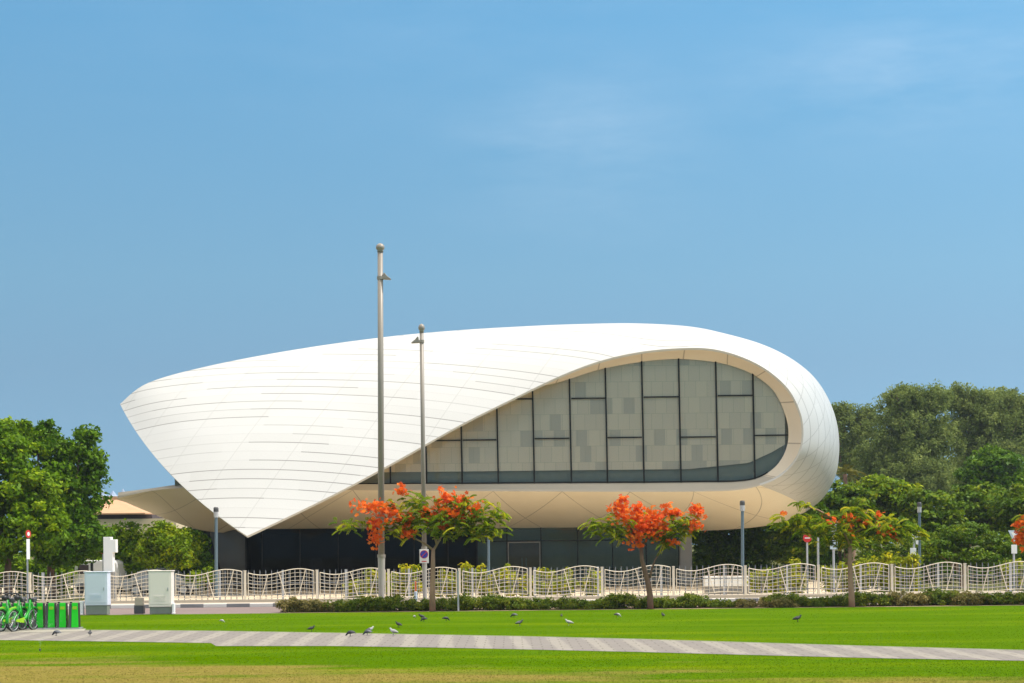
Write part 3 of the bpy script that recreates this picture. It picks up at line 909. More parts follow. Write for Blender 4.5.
# ------------------------------------------------------------------ lamp masts
def mast(px0, pxt, D, pytop, w0, w1, arm_py, side, joint_py, label):
    base = Vector((XD(px0, D, 0), D, 0)); tp_ = P(pxt, pytop, D)
    t = thing('lamp_mast', base, label, 'street lamp')
    H = tp_.z; dx = tp_.x - base.x
    def at(z): return Vector((dx*z/H, 0, z))
    zj = P(px0, joint_py, D).z
    mb = MB(); mb.tube([at(0), at(zj)], [w0*0.86, w0*1.15], 16); mb.tube([at(0), at(.05)], [w0*1.9, w0*1.9], 16)
    mb.build('lower_tube', M['mast_low'], t, smooth=False)
    mb = MB(); mb.tube([at(zj-.06), at(zj+.06)], [w0*1.3, w0*1.3], 16); mb.build('collar', M['mast'], t)
    mb = MB(); mb.tube([at(zj), at(H*.6), at(H-.32)], [w0, (w0+w1)/2, w1], 16); mb.build('upper_tube', M['mast'], t, smooth=True)
    c = at(H-.16)
    mb = MB(); mb.lathe([(.02, -.19), (w1*1.25, -.17), (w1*1.0, -.12), (w1*1.5, -.06), (w1*1.65, 0), (w1*1.45, .08), (w1*.9, .14), (.01, .17)], c, 16)
    mb.build('ball_finial', M['mast'], t, smooth=True)
    za = P(pxt, arm_py, D).z; p = at(za); s = side
    mb = MB(); mb.tube([p, p+Vector((s*.12, 0, .02)), p+Vector((s*.30, 0, -.02))], [.045, .045, .04], 8)
    mb.tube([p+Vector((0, 0, -.06)), p+Vector((0, 0, .06))], w1*1.3, 12)
    mb.build('bracket', M['mast'], t)
    mb = MB(); mb.prism([(s*.05, -.05), (s*.42, -.07), (s*.41, -.035), (s*.27, .07), (s*.17, .19), (s*.13, .19), (s*.11, .06), (s*.05, .03)], -.11, .11)
    o = mb.build('lantern', M['mast'], t, bevel=.015); o.location = p
    return t
mast(381.6, 380.2, 62.6, 243.5, .125, .105, 278, 1, 556, 'taller grey lamp mast with ball top rising in front of the white roof')
mast(425, 421.5, 64.3, 324, .092, .080, 341.5, -1, 548, 'shorter grey lamp mast carrying the blue parking sign on its shaft')

# small lamp posts near the pavilion
def lamp_post(px, pyt, D, w, label, head=True, mat='steel_blue'):
    z = P(px, pyt, D).z; base = Vector((XD(px+ (0.3), D, 0), D, 0))
    t = thing('lamp_post', base, label, 'lamp post', 'slim posts in the museum forecourt')
    dx = XD(px, D, z) - base.x
    mb = MB(); mb.tube([(0, 0, 0), (dx, 0, z-.52 if head else z)], [w, w*.9], 10); mb.build('shaft', M[mat], t)
    if head:
        mb = MB(); mb.lathe([(w*1.35, 0), (w*1.4, .28)], (dx, 0, z-.52), 12); mb.build('lamp_head', M['railpost'], t)
        mb = MB(); mb.lathe([(w*1.5, 0), (w*1.5, .17), (w*1.1, .23)], (dx, 0, z-.235), 12); mb.build('cap', M['dark_grey'], t)
    return t
lamp_post(216, 507, 79, .085, 'slim blue grey lamp post left of the hanging white roof corner')
lamp_post(742.3, 500.5, 79, .085, 'slim dark lamp post before the rounded nose of the pavilion')
lamp_post(919.3, 502, 79, .075, 'slim dark lamp post among the green trees at right')
lamp_post(488.5, 533, 82, .07, 'plain slim grey post without lamp head by the dark entrance', False)
lamp_post(818, 537, 76, .055, 'plain slim pale post behind the fence between two signs', False, 'railpost')

# ------------------------------------------------------------------ signs
def post_sign(px, D, zt_py, rad, label, mat='metal', base_z=0.0):
    z = P(px, zt_py, D).z
    t = thing('road_sign', (XD(px, D, base_z), D, 0), label, 'road sign')
    mb = MB(); mb.tube([(0, 0, 0), (0, 0, z)], rad, 8); mb.build('post', M[mat], t)
    return t, z
def disc(r_, y0, y1, z, n=28):
    return [(r_*math.cos(2*PI*k/n), z + r_*math.sin(2*PI*k/n)) for k in range(n)]

# no-parking plate on the shorter mast
D = 64.3; c = P(424.3, 557.5, D)
t = thing('parking_sign', (c.x, D-.13, c.z), 'white plate with blue red-ringed no parking disc fixed to the shorter mast', 'road sign')
k = D/FPX
mb = MB(); mb.box((-4.6*k, -.02, -5.6*k), (4.6*k, 0, 8.2*k)); mb.build('plate', M['white'], t, bevel=.01)
mb = MB(); mb.prism(disc(4.1*k, 0, 0, 3.2*k), -.030, -.023); mb.build('ring', M['sign_red'], t)
mb = MB(); mb.prism(disc(3.55*k, 0, 0, 3.2*k), -.038, -.033); mb.build('disc', M['sign_blue'], t)
mb = MB(); a_ = math.radians(-45)
mb.box((-3.5*k, -.046, -.35*k), (3.5*k, -.041, .35*k), M4=Matrix.Translation((0, 0, 3.2*k)) @ Matrix.Rotation(a_, 4, 'Y')); mb.build('bar', M['sign_red'], t)
mb = MB(); mb.box((-2.4*k, -.030, -4.3*k), (2.4*k, -.024, -3.4*k)); mb.build('arrow_strip', M['sign_red'], t)

t, z = post_sign(145/8.53*0+27.9, 63.8, 548, .035, 'narrow red and white sign on a thin post far left')
t.rotation_euler = (0, 0, math.radians(68))
mb = MB(); mb.box((-.10, -.05, z-.45), (.10, -.036, z+.36)); mb.build('plate', M['white'], t)
mb = MB(); mb.prism(disc(.16, 0, 0, z+.56), -.062, -.054); mb.build('red_disc', M['sign_red'], t)
mb = MB(); mb.prism(disc(.08, 0, 0, z+.56), -.072, -.066); mb.build('disc_centre', M['white'], t)

t, z = post_sign(103.4, 86, 552, .035, 'red and white round sign half hidden by the white pillar')
mb = MB(); mb.prism(disc(.30, 0, 0, z+.2), -.05, -.036); mb.build('red_disc', M['sign_red'], t)
mb = MB(); mb.prism(disc(.19, 0, 0, z+.2), -.062, -.056); mb.build('disc_centre', M['white'], t)

t, z = post_sign(807.6, 73.5, 538, .045, 'round red sign on a pale post beneath the right flame tree', 'railpost')
mb = MB(); mb.prism(disc(.20, 0, 0, z), -.07, -.05); mb.build('red_disc', M['sign_red'], t)
mb = MB(); mb.box((-.12, -.082, z-.025), (.12, -.076, z+.025)); mb.build('white_bar', M['white'], t)

t, z = post_sign(834, 68.0+4.3, 526, .052, 'tall pale signpost with small plate, left of the right flame tree trunk', 'railpost')
mb = MB(); mb.box((-.17, -.075, z-1.05), (.17, -.057, z-.62)); mb.build('plate', M['sign_pale'], t, bevel=.008)
mb = MB(); mb.box((-.12, -.075, z-.25), (.14, -.057, z+.25)); mb.build('top_plate', M['railpost'], t, bevel=.008)

t, z = post_sign(1014.2, 73.0, 545, .05, 'inverted triangle sign above small plate on a post far right', 'railpost')
zz = P(1014, 536, 73.0).z
mb = MB(); mb.prism([(-.27, zz+.26), (.27, zz+.26), (0, zz-.30)], -.075, -.055); mb.build('triangle_plate', M['sign_pale'], t)
mb = MB(); mb.prism([(-.13, zz+.17), (.13, zz+.17), (0, zz-.10)], -.085, -.078); mb.build('triangle_centre', M['white'], t)
mb = MB(); mb.box((-.13, -.075, zz-.80), (.13, -.055, zz-.40)); mb.build('plate', M['white'], t, bevel=.008)

t, z = post_sign(914.5, 76.0, 560, .05, 'white rounded sign above a white plate beside dark lamp post', 'railpost')
zz = P(914, 540, 76.0).z
mb = MB(); mb.prism([(-.20, zz+.20), (-.05, zz+.28), (.12, zz+.22), (.20, zz+.05), (.18, zz-.22), (.08, zz-.20), (.04, zz), (-.10, zz+.10)], -.09, -.05); mb.build('curved_plate', M['white'], t, bevel=.01)
mb = MB(); mb.box((-.20, -.09, zz-.80), (.08, -.05, zz-.38)); mb.build('plate', M['white'], t, bevel=.01)
mb = MB(); mb.tube([(0, 0, z-.2), (0, 0, zz+.2)], .05, 8); mb.build('upper_post', M['railpost'], t)

# thin bare stake before the hedge
zt_ = P(458, 572, 59.8).z
t = thing('stake', (XD(458.3, 59.8), 59.8, 0), 'thin pale grey stake standing before the hedge right of the left flame tree', 'stake')
mb = MB(); mb.tube([(0, 0, 0), (0, 0, zt_)], .034, 8); mb.build('shaft', M['railpost'], t)
mb = MB(); mb.tube([(0, 0, zt_), (0, 0, zt_+.03)], .045, 8); mb.build('cap', M['metal'], t)
# delineator
D = 63.4; b = XD(415.8, D)
t = thing('delineator_post', (b, D, 0), 'small grey delineator with orange tip by the shorter mast base', 'delineator')
mb = MB(); mb.lathe([(.09, 0), (.09, .04), (.065, .06), (.06, .62), (.05, .64)], n=12); mb.build('body', M['sign_pale'], t)
mb = MB(); mb.lathe([(.028, .64), (.028, 1.02), (.01, 1.05)], n=10); mb.build('tip', M['orange'], t)

# ------------------------------------------------------------------ cabinets, blocks, pillar on the left
def cabinet(px0, px1, pyt, pyj, label, mat):
    D = 59.75
    x0, x1 = XD(px0, D, .8), XD(px1, D, .8); c = (x0+x1)/2; w = (x1-x0)/2
    zt_ = P((px0+px1)/2, pyt, D).z; zj = P((px0+px1)/2, pyj, D).z
    t = thing('utility_cabinet', (c, D, 0), label, 'utility cabinet', 'utility cabinets on the road edge')
    mb = MB(); mb.box((-w, 0, zj), (w, .5, zt_)); mb.build('cabinet_body', M[mat], t, bevel=.02)
    mb = MB(); mb.box((-w*.93, .03, 0), (w*.93, .47, zj-.003)); mb.build('base', M['cab_base'], t, bevel=.01)
    mb = MB(); mb.box((-w*.86, -.014, zj+.10), (w*.86, -.003, zt_-.09)); d = mb.build('door', M[mat], t, bevel=.006)
    mb = MB(); mb.box((w*.66, -.035, (zj+zt_)/2-.06), (w*.72, -.016, (zj+zt_)/2+.06)); mb.build('handle', M['metal'], d)
    for q in range(5):
        mb = MB(); mb.box((-w*.5, -.024, zj+.22+q*.045), (w*.5, -.016, zj+.24+q*.045)); mb.build('vent', M[mat], d)
    mb = MB(); mb.box((-w-.03, -.02, zt_+.003), (w+.03, .52, zt_+.035)); mb.build('lid', M[mat], t, bevel=.008)
    return t
cabinet(84.5, 107.5, 572.5, 605.5, 'pale blue utility cabinet on dark grey base', 'cab_blue')
cabinet(148.5, 171.5, 571.5, 607, 'cream utility cabinet on green grey base', 'cab_cream')
def marker(px, w, pyt, D, label, mat, mat2, split):
    x = XD(px, D, .4); zt_ = P(px, pyt, D).z
    t = thing('marker_block', (x, D, 0), label, 'marker block')
    mb = MB(); mb.box((-w, -.12, split), (w, .12, zt_)); mb.build('upper_block', M[mat], t, bevel=.025)
    mb = MB(); mb.box((-w*1.12, -.15, 0), (w*1.12, .15, split-.003)); mb.build('foot', M[mat2], t, bevel=.02)
marker(139.5, .16, 597.5, 60.3, 'small cream concrete block with dark foot between the two cabinets', 'plinth', 'dark_grey', .30)
marker(81.8, .07, 601, 59.9, 'narrow white marker block beside the pale blue cabinet', 'white', 'white', .05)
marker(173.6, .045, 603, 59.8, 'slim white edge marker just right of the cream cabinet', 'white', 'white', .05)

# white notched pillar
D = 74
t = thing('sign_pillar', (XD(108, D, 1), D, 0), 'tall white notched pillar behind the fence at left', 'pillar')
x0 = P(104.5, 560, D).x - t.location.x; x1 = P(113.8, 560, D).x - t.location.x; x2 = P(117, 560, D).x - t.location.x
zt_ = P(109, 537, D).z; zm = P(116, 539.5, D).z; zl = P(116, 552.5, D).z; zf = P(109, 572, D).z
mb = MB(); mb.prism([(x0, zf), (x1, zf), (x1, zl), (x2, zl), (x2, zm), (x1-.08, zm), (x1-.08, zt_), (x0, zt_)], -.2, .2)
mb.build('slab', M['white'], t, bevel=.015)
mb = MB(); mb.box((x0-.05, -.3, 0), (x1+.05, .3, zf-.003)); mb.build('foot', M['column'], t)

# ------------------------------------------------------------------ vehicles behind the fence
def car(px, D, L, label, mat, face=1):
    t = thing('parked_car', (XD(px, D, .6), D, 0), label, 'car')
    prof = [(-.5, .28), (-.5, .62), (-.47, .78), (-.30, .86), (-.17, 1.30), (-.05, 1.44), (.16, 1.44), (.30, 1.26), (.40, .92), (.49, .84), (.5, .60), (.49, .28)]
    pl = [(x*L*face, z) for x, z in prof]
    mb = MB(); nprof = len(pl)
    ys = [(-.86, 0.0), (-.80, 1), (.80, 1), (.86, 0)]
    lay = []
    for y_, k_ in ys:
        lay.append([(x*(1 if k_ else .995), y_*(0.86 if z > .95 else 1), z) for x, z in pl])
    for l in lay: mb.v.extend(l)
    for a_ in range(3):
        for i in range(nprof):
            j = (i+1) % nprof; mb.f.append((a_*nprof+i, a_*nprof+j, (a_+1)*nprof+j, (a_+1)*nprof+i)); mb.mi.append(0)
    mb.f.append(tuple(range(nprof))); mb.mi.append(0); mb.f.append(tuple(reversed(range(3*nprof, 4*nprof)))); mb.mi.append(0)
    mb.build('body', M[mat], t, bevel=.04)
    for s in (-1, 1):
        for seg in ([(-.265, .92), (-.16, 1.27), (-.06, 1.37), (.03, 1.37), (.03, .92)], [(.05, .92), (.05, 1.37), (.15, 1.37), (.27, 0.86), (.34, .92)]):
            mb = MB(); mb.prism([(x*L*face, z) for x, z in seg], s*.765, s*.772); mb.build('window', M['car_glass'], t)
    for sx in (-.31, .32):
        for s in (-1, 1):
            mb = MB(); mb.lathe([(.20, -.1), (.31, -.09), (.32, 0), (.31, .09), (.20, .1)], n=18)
            w_ = mb.build('wheel', M['rubber'], t); w_.location = (sx*L*face, s*.80, .32); w_.rotation_euler = (PI/2, 0, 0)
            mb = MB(); mb.lathe([(.19, -.11), (.19, .11)], n=14); mb.build('rim', M['metal'], w_)
    for s in (-.6, .6):
        mb = MB(); mb.box((.485*L*face-.03, s-.14, .62), (.5*L*face+.012, s+.14, .74)); mb.build('headlight', M['white'], t)
    return t
D = 77
x0, x1 = XD(704, D, .6), XD(757, D, .6); c_ = (x0+x1)/2; w_ = (x1-x0)/2; zt_ = P(730, 576, D).z
t = thing('planter', (c_, D, 0), 'long low white planter wall behind the fence under the rounded nose', 'planter')
mb = MB(); mb.box((-w_, -.35, zt_*.42), (w_, .35, zt_)); mb.build('upper_wall', M['white'], t, bevel=.03)
mb = MB(); mb.box((-w_*.97, -.30, 0), (w_*.97, .30, zt_*.42-.003)); mb.build('foot', M['column'], t, bevel=.02)
mb = MB(); mb.box((-w_*.96, -.28, zt_+.003), (w_*.96, .28, zt_+.03)); mb.build('soil', M['soil'], t)
car(163.5, 84, 3.9, 'silver grey car half hidden behind the cream cabinet', 'silver_car', -1)
D = 88.5
t = thing('van', (XD(100.5, D, 1), D, 0), 'small white van behind the white pillar, under the left trees', 'van')
k = D/FPX
def vx(px): return P(px, 566, D).x - t.location.x
def vz(py): return P(100, py, D).z
mb = MB(); mb.prism([(vx(78.5), .3), (vx(78.3), vz(568)), (vx(80), vz(562)), (vx(83), vz(560.3)), (vx(117), vz(560)), (vx(120.5), vz(563)), (vx(122.3), vz(571)), (vx(122.5), .3)], -.85, .85)
mb.build('body', M['white_car'], t, bevel=.06)
for a_, b_ in ((82, 92.7), (94.6, 97.2)):
    mb = MB(); mb.box((vx(a_), -.866, vz(573.5)), (vx(b_), -.853, vz(564.5 if a_ < 90 else 562))); mb.build('window', M['house_dark'] if a_ < 90 else M['car_glass'], t)
for px in (86, 114):
    for s in (-1, 1):
        mb = MB(); mb.lathe([(.2, -.1), (.30, -.09), (.30, .09), (.2, .1)], n=16); w_ = mb.build('wheel', M['rubber'], t)
        w_.location = (vx(px), s*.80, .30); w_.rotation_euler = (PI/2, 0, 0)

# ------------------------------------------------------------------ far building and tents
D = 150
hx = lambda px: XD(px, D, 5)
t = thing('villa', (hx(90), D, 0), 'cream villa with peach hipped roof behind the left trees', 'villa')
ox = hx(90)
ze, zr_, zw = P(110, 513.3, D).z, P(105, 501, D).z, P(110, 519, D).z
mb = MB(); mb.box((hx(30)-ox, 0, 0), (hx(176)-ox, 10, zw)); mb.build('wall', M['house_wall'], t)
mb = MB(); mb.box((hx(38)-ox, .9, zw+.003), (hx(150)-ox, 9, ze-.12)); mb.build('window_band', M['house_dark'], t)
e0, e1 = hx(25)-ox, hx(147)-ox
mb = MB(); mb.add([(e0, -.8, ze), (e1, -.8, ze), (e1, 11, ze), (e0, 11, ze), (e0+3.5, 5, zr_+.25), (hx(104)-ox, 5, zr_+.25)], [(0, 1, 5, 4), (1, 2, 5), (2, 3, 4, 5), (3, 0, 4)])
mb.box((e0, -.8, ze-.115), (e1, 11, ze-.003))
mb.build('roof', M['house_roof'], t)
mb = MB(); mb.box((hx(70)-ox, 12, 0), (hx(118)-ox, 18, P(110, 497.5, D+12).z)); mb.build('rear_block', M['house_wall'], t)
mb = MB(); mb.box((hx(68)-ox, 11.7, P(110, 497.5, D+12).z+.003), (hx(119.5)-ox, 18.3, P(110, 496.2, D+12).z)); mb.build('parapet', M['plinth'], t)
for i, (px, w, py) in enumerate(((103, 7, 489.5), (113, 8, 490.5), (123, 7.5, 488.5))):
    D = 420; z = P(px, py, D).z; ze = P(px, 497.5, D).z; x = XD(px, D, z); w2 = w*D/FPX
    t = thing('tent', (x, D, 0), ['left pale peaked tent roof far behind the villa', 'middle pale peaked tent roof far behind the villa', 'right pale peaked tent roof nearest the pavilion tip'][i], 'tent', 'far tent roofs')
    mb = MB(); mb.lathe([(w2, ze), (w2*.45, ze+(z-ze)*.35), (.05, z)], n=8); mb.build('canopy', M['tent'], t)
    mb = MB(); mb.lathe([(w2*.9, 0), (w2*.9, ze-.01)], n=8); mb.build('wall', M['tent'], t)

# ------------------------------------------------------------------ trees
gL = 'broad trees behind the fence at left'
D = 80
tree('broad_tree', 'large bright green tree cut by the left edge', gL, (XD(9, D), D),
     [ell(2, 470, D, 40, 46), ell(-20, 510, D, 45, 45), ell(28, 500, D-1, 38, 38), ell(8, 440, D+1, 26, 24), ell(35, 535, D-1.5, 30, 26), ell(0, 545, D-1, 30, 14), ell(-20, 550, D-1, 24, 14)],
     2.2, .20, 'leaf_left', 420, 62, .55, .26, seed=3, nl=8, inner=.15)
tree('broad_tree', 'darker leafy tree with ragged right side, left of the pavilion', gL, (XD(52, D+2), D+2),
     [ell(68, 462, D+2, 26, 34), ell(60, 505, D+2, 38, 42), ell(85, 540, D+1, 24, 26), ell(92, 478, D+2, 10, 12), ell(95, 462, D+2, 10, 8), ell(85, 438, D+2, 12, 9), ell(40, 440, D+3, 20, 20), ell(97, 500, D+2, 6, 8), ell(62, 550, D+1, 26, 14)],
     2.4, .22, 'leaf_dark', 420, 60, .52, .26, seed=8, nl=9, inner=.15)
D = 83
tree('small_tree', 'small lime green tree right of the white pillar', gL, (XD(172, D), D),
     [ell(165, 540, D, 22, 17), ell(150, 553, D, 17, 15), ell(178, 556, D, 15, 14), ell(188, 552, D+1, 12, 16)],
     1.5, .09, 'leaf_lime', 150, 60, .42, .2, seed=4, nl=5)
tree('small_tree', 'deep green bushy tree under the pavilion tip', gL, (XD(190, 86), 86),
     [ell(190, 548, 86, 16, 22), ell(201, 562, 86, 10, 12), ell(183, 565, 86, 12, 10)], 1.2, .1, 'leaf_dark', 110, 60, .42, .22, seed=5, nl=4)
tree('small_tree', 'dark green bushy tree directly behind the white pillar', gL, (XD(122, 90), 90),
     [ell(122, 538, 90, 20, 18), ell(135, 556, 90, 18, 16), ell(106, 556, 90, 16, 16)], 1.3, .1, 'leaf_left', 140, 55, .48, .24, seed=6, nl=4)
tree('small_tree', 'low shrubby tree behind the left fence end, under large trees', gL, (XD(20, 88), 88),
     [ell(10, 568, 88, 30, 13), ell(50, 572, 88, 28, 11), ell(-12, 570, 88, 20, 12)], .6, .08, 'leaf_left', 130, 50, .45, .25, seed=9, nl=4)
tree('small_tree', 'small yellow green shrub tree at the pavilion base, left end', gL, (XD(209, 80), 80),
     [ell(208, 575, 80, 6, 7), ell(196, 578, 80, 8, 6)], .5, .05, 'leaf_lime', 30, 50, .22, .16, seed=19, nl=2)

gB = 'tall dull trees far behind at right'
D = 150
tree('tall_tree', 'tall olive tree crowning the skyline right of the pavilion', gB, (XD(930, D), D),
     [ell(908, 432, D, 34, 40), ell(900, 402, D, 22, 17), ell(930, 400, D, 22, 15), ell(935, 445, D, 26, 36), ell(880, 460, D, 28, 30), ell(912, 470, D-2, 30, 24), ell(895, 485, D-2, 34, 18), ell(935, 482, D-2, 34, 20)],
     7, .35, 'leaf_olive', 1150, 84, .60, .245, 'bark_pale', seed=21, lean=(-1.5, 0), nl=9, inner=.12, flat=1.0, up=.2)
tree('tall_tree', 'tall olive tree reaching the right edge of the skyline', gB, (XD(985, D+5), D+5),
     [ell(975, 425, D+5, 30, 36), ell(1005, 440, D+5, 32, 34), ell(962, 400, D+5, 20, 14), ell(990, 405, D+5, 24, 18), ell(1020, 425, D+5, 22, 26), ell(985, 462, D+4, 38, 26), ell(960, 480, D+4, 36, 22), ell(1022, 408, D+5, 22, 18), ell(1005, 402, D+6, 18, 14)],
     7, .35, 'leaf_olive', 1200, 84, .60, .245, 'bark_pale', seed=22, nl=9, inner=.12, flat=1.0, up=.2)
tree('tall_tree', 'thinner greyish tree touching the pavilion nose', gB, (XD(852, D+12), D+12),
     [ell(852, 430, D+12, 17, 24), ell(858, 465, D+12, 22, 28), ell(842, 412, D+12, 9, 10), ell(868, 420, D+12, 11, 14)],
     6, .28, 'leaf_olive', 420, 60, .60, .26, 'bark_pale', seed=23, nl=7, flat=1.0, up=.2)
D = 128
tree('round_tree', 'dense dark green round tree before the skyline at right', None, (XD(995, D), D),
     [ell(992, 470, D, 26, 22), ell(1010, 482, D, 24, 20), ell(975, 484, D, 18, 16)], 4.5, .25, 'leaf_dark', 260, 60, .6, .32, seed=24, nl=6)

# palm by the nose
D = 118
t = thing('palm_tree', (XD(846, D), D, 0), 'grey green palm peeping between the nose and the olive tree', 'palm')
zc = P(846, 474, D).z
mb = MB(); mb.tube([(0, 0, 0), (.1, 0, zc*.5), (0, 0, zc)], [.22, .17, .15], 8); mb.build('trunk', M['bark'], t, smooth=True)
pts, tn = [], []; r = np.random.default_rng(31); vv, ff = [], []
for k in range(26):
    a = r.random()*2*PI; el = r.uniform(-.3, 1.2); Lf = r.uniform(1.4, 2.0)
    for s in np.linspace(.15, 1, 22):
        d = np.array((math.cos(a)*math.cos(el), math.sin(a)*math.cos(el), math.sin(el)))
        c = np.array((0, 0, zc)) + d*Lf*s + np.array((0, 0, -0.55*Lf*s*s))
        sd = np.array((-math.sin(a), math.cos(a), 0))
        for q in (-1, 1):
            tip = c + sd*q*.38*(1-.5*s) + d*.22 + np.array((0, 0, -.14))
            b = len(vv); vv += [c, c + d*.05, tip]; ff.append((b, b+1, b+2)); tn += [r.random()]*3
np_mesh('crown', np.array(vv), np.array(ff), M['leaf_palm'], t, np.array(tn))

gM = 'green trees right of the pavilion'
mids = [
 (800, 100, [(800, 505, 22, 18), (812, 530, 26, 24), (790, 545, 22, 20)], 'leaf_mid', 'green tree tucked under the pavilion nose'),
 (840, 104, [(846, 500, 26, 18), (835, 520, 28, 24), (860, 525, 26, 24)], 'leaf_mid', 'layered green tree directly right of the pavilion nose'),
 (885, 106, [(880, 488, 22, 14), (895, 498, 26, 16), (880, 520, 30, 24)], 'leaf_lime', 'bright green tree with topmost tuft below the olive trees'),
 (932, 102, [(930, 508, 30, 18), (920, 530, 30, 22), (945, 535, 26, 22)], 'leaf_mid', 'green tree behind the dark slim lamp post'),
 (985, 105, [(980, 500, 34, 14), (990, 520, 32, 22), (965, 525, 26, 22)], 'leaf_mid', 'broad green tree below the dark round tree'),
 (1030, 100, [(1022, 510, 28, 22), (1035, 530, 30, 28)], 'leaf_mid', 'green tree cut by the right edge behind triangle sign'),
]
for i, (px, D, es, lf, lab) in enumerate(mids):
    tree('broad_tree', lab, gM, (XD(px, D), D), [ell(a, b, D, w, h) for a, b, w, h in es], 2.0, .16, lf, 210, 58, .62, .33, seed=40+i, nl=6, flat=.42, up=1.1)
D = 84
tree('spreading_tree', 'low spreading feathery green tree at the fence, right side', gM, (XD(962, D), D),
     [ell(935, 545, D, 22, 9), ell(965, 535, D, 28, 12), ell(1000, 545, D, 24, 10), ell(955, 555, D, 34, 8), ell(985, 560, D, 30, 7)],
     .7, .1, 'leaf_mid', 260, 60, .40, .17, 'bark_pale', seed=51, nl=9, flat=.35, up=1.2)
# shady green screen beneath the nose
D = 104
tree('climber_screen', 'dark leafy screen of climbers in shade beneath the pavilion nose', None, (XD(752, D), D),
     [ell(705, 546, D, 24, 30, 1.0), ell(740, 545, D, 32, 28, 1.0), ell(780, 545, D, 32, 28, 1.0), ell(720, 532, D, 30, 16, 1.0), ell(765, 530, D, 30, 16, 1.0), ell(815, 556, D, 26, 22, 1.0), ell(730, 575, D, 40, 12, 1.0), ell(790, 578, D, 40, 12, 1.0)],
     1.0, .08, 'leaf_dark', 520, 50, .55, .28, seed=52, nl=6, cat='climber')

for px0, px1, pt, D, lf, sd, lab in ((856, 945, 540, 93, 'leaf_mid', 301, 'tall clipped garden hedge behind the yellow shrubs, left of the spreading tree'),
                                   (940, 1045, 543, 92, 'leaf_dark', 302, 'tall dark garden hedge behind the low spreading tree, at right edge'),
                                   (-30, 72, 553, 88, 'leaf_left', 303, 'long garden hedge beneath the large left trees'),
                                   (96, 205, 562, 93, 'leaf_dark', 304, 'garden hedge behind the white pillar and cream cabinet')):
    r = np.random.default_rng(sd)
    x0, x1 = XD(px0, D, 1), XD(px1, D, 1); h = P((px0+px1)/2, pt, D).z; c_ = (x0+x1)/2; w_ = (x1-x0)/2
    t = thing('garden_hedge', (c_, D, 0), lab, 'hedge')
    ne = int(w_*2/1.1); E = [(-w_ + 2*w_*(i+.5)/ne, 0, h*.5, 1.0, .7, h*.52*r.uniform(.85, 1.05)) for i in range(ne)]
    p, tone, outv = crown_points(E, int(w_*2*42), 46, .36, r, .15)
    p[:, 2] = np.maximum(p[:, 2], .05)
    v, f, tn = leaf_geo(p, tone, .2, .55, .6, outv, r=r)
    np_mesh('foliage', v, f, M[lf], t, tn)
    mb = MB()
    for i in range(ne): mb.tube([(E[i][0], 0, 0), (E[i][0]+.1, 0, h*.7)], [.05, .02], 6)
    mb.build('stems', M['bark'], t)

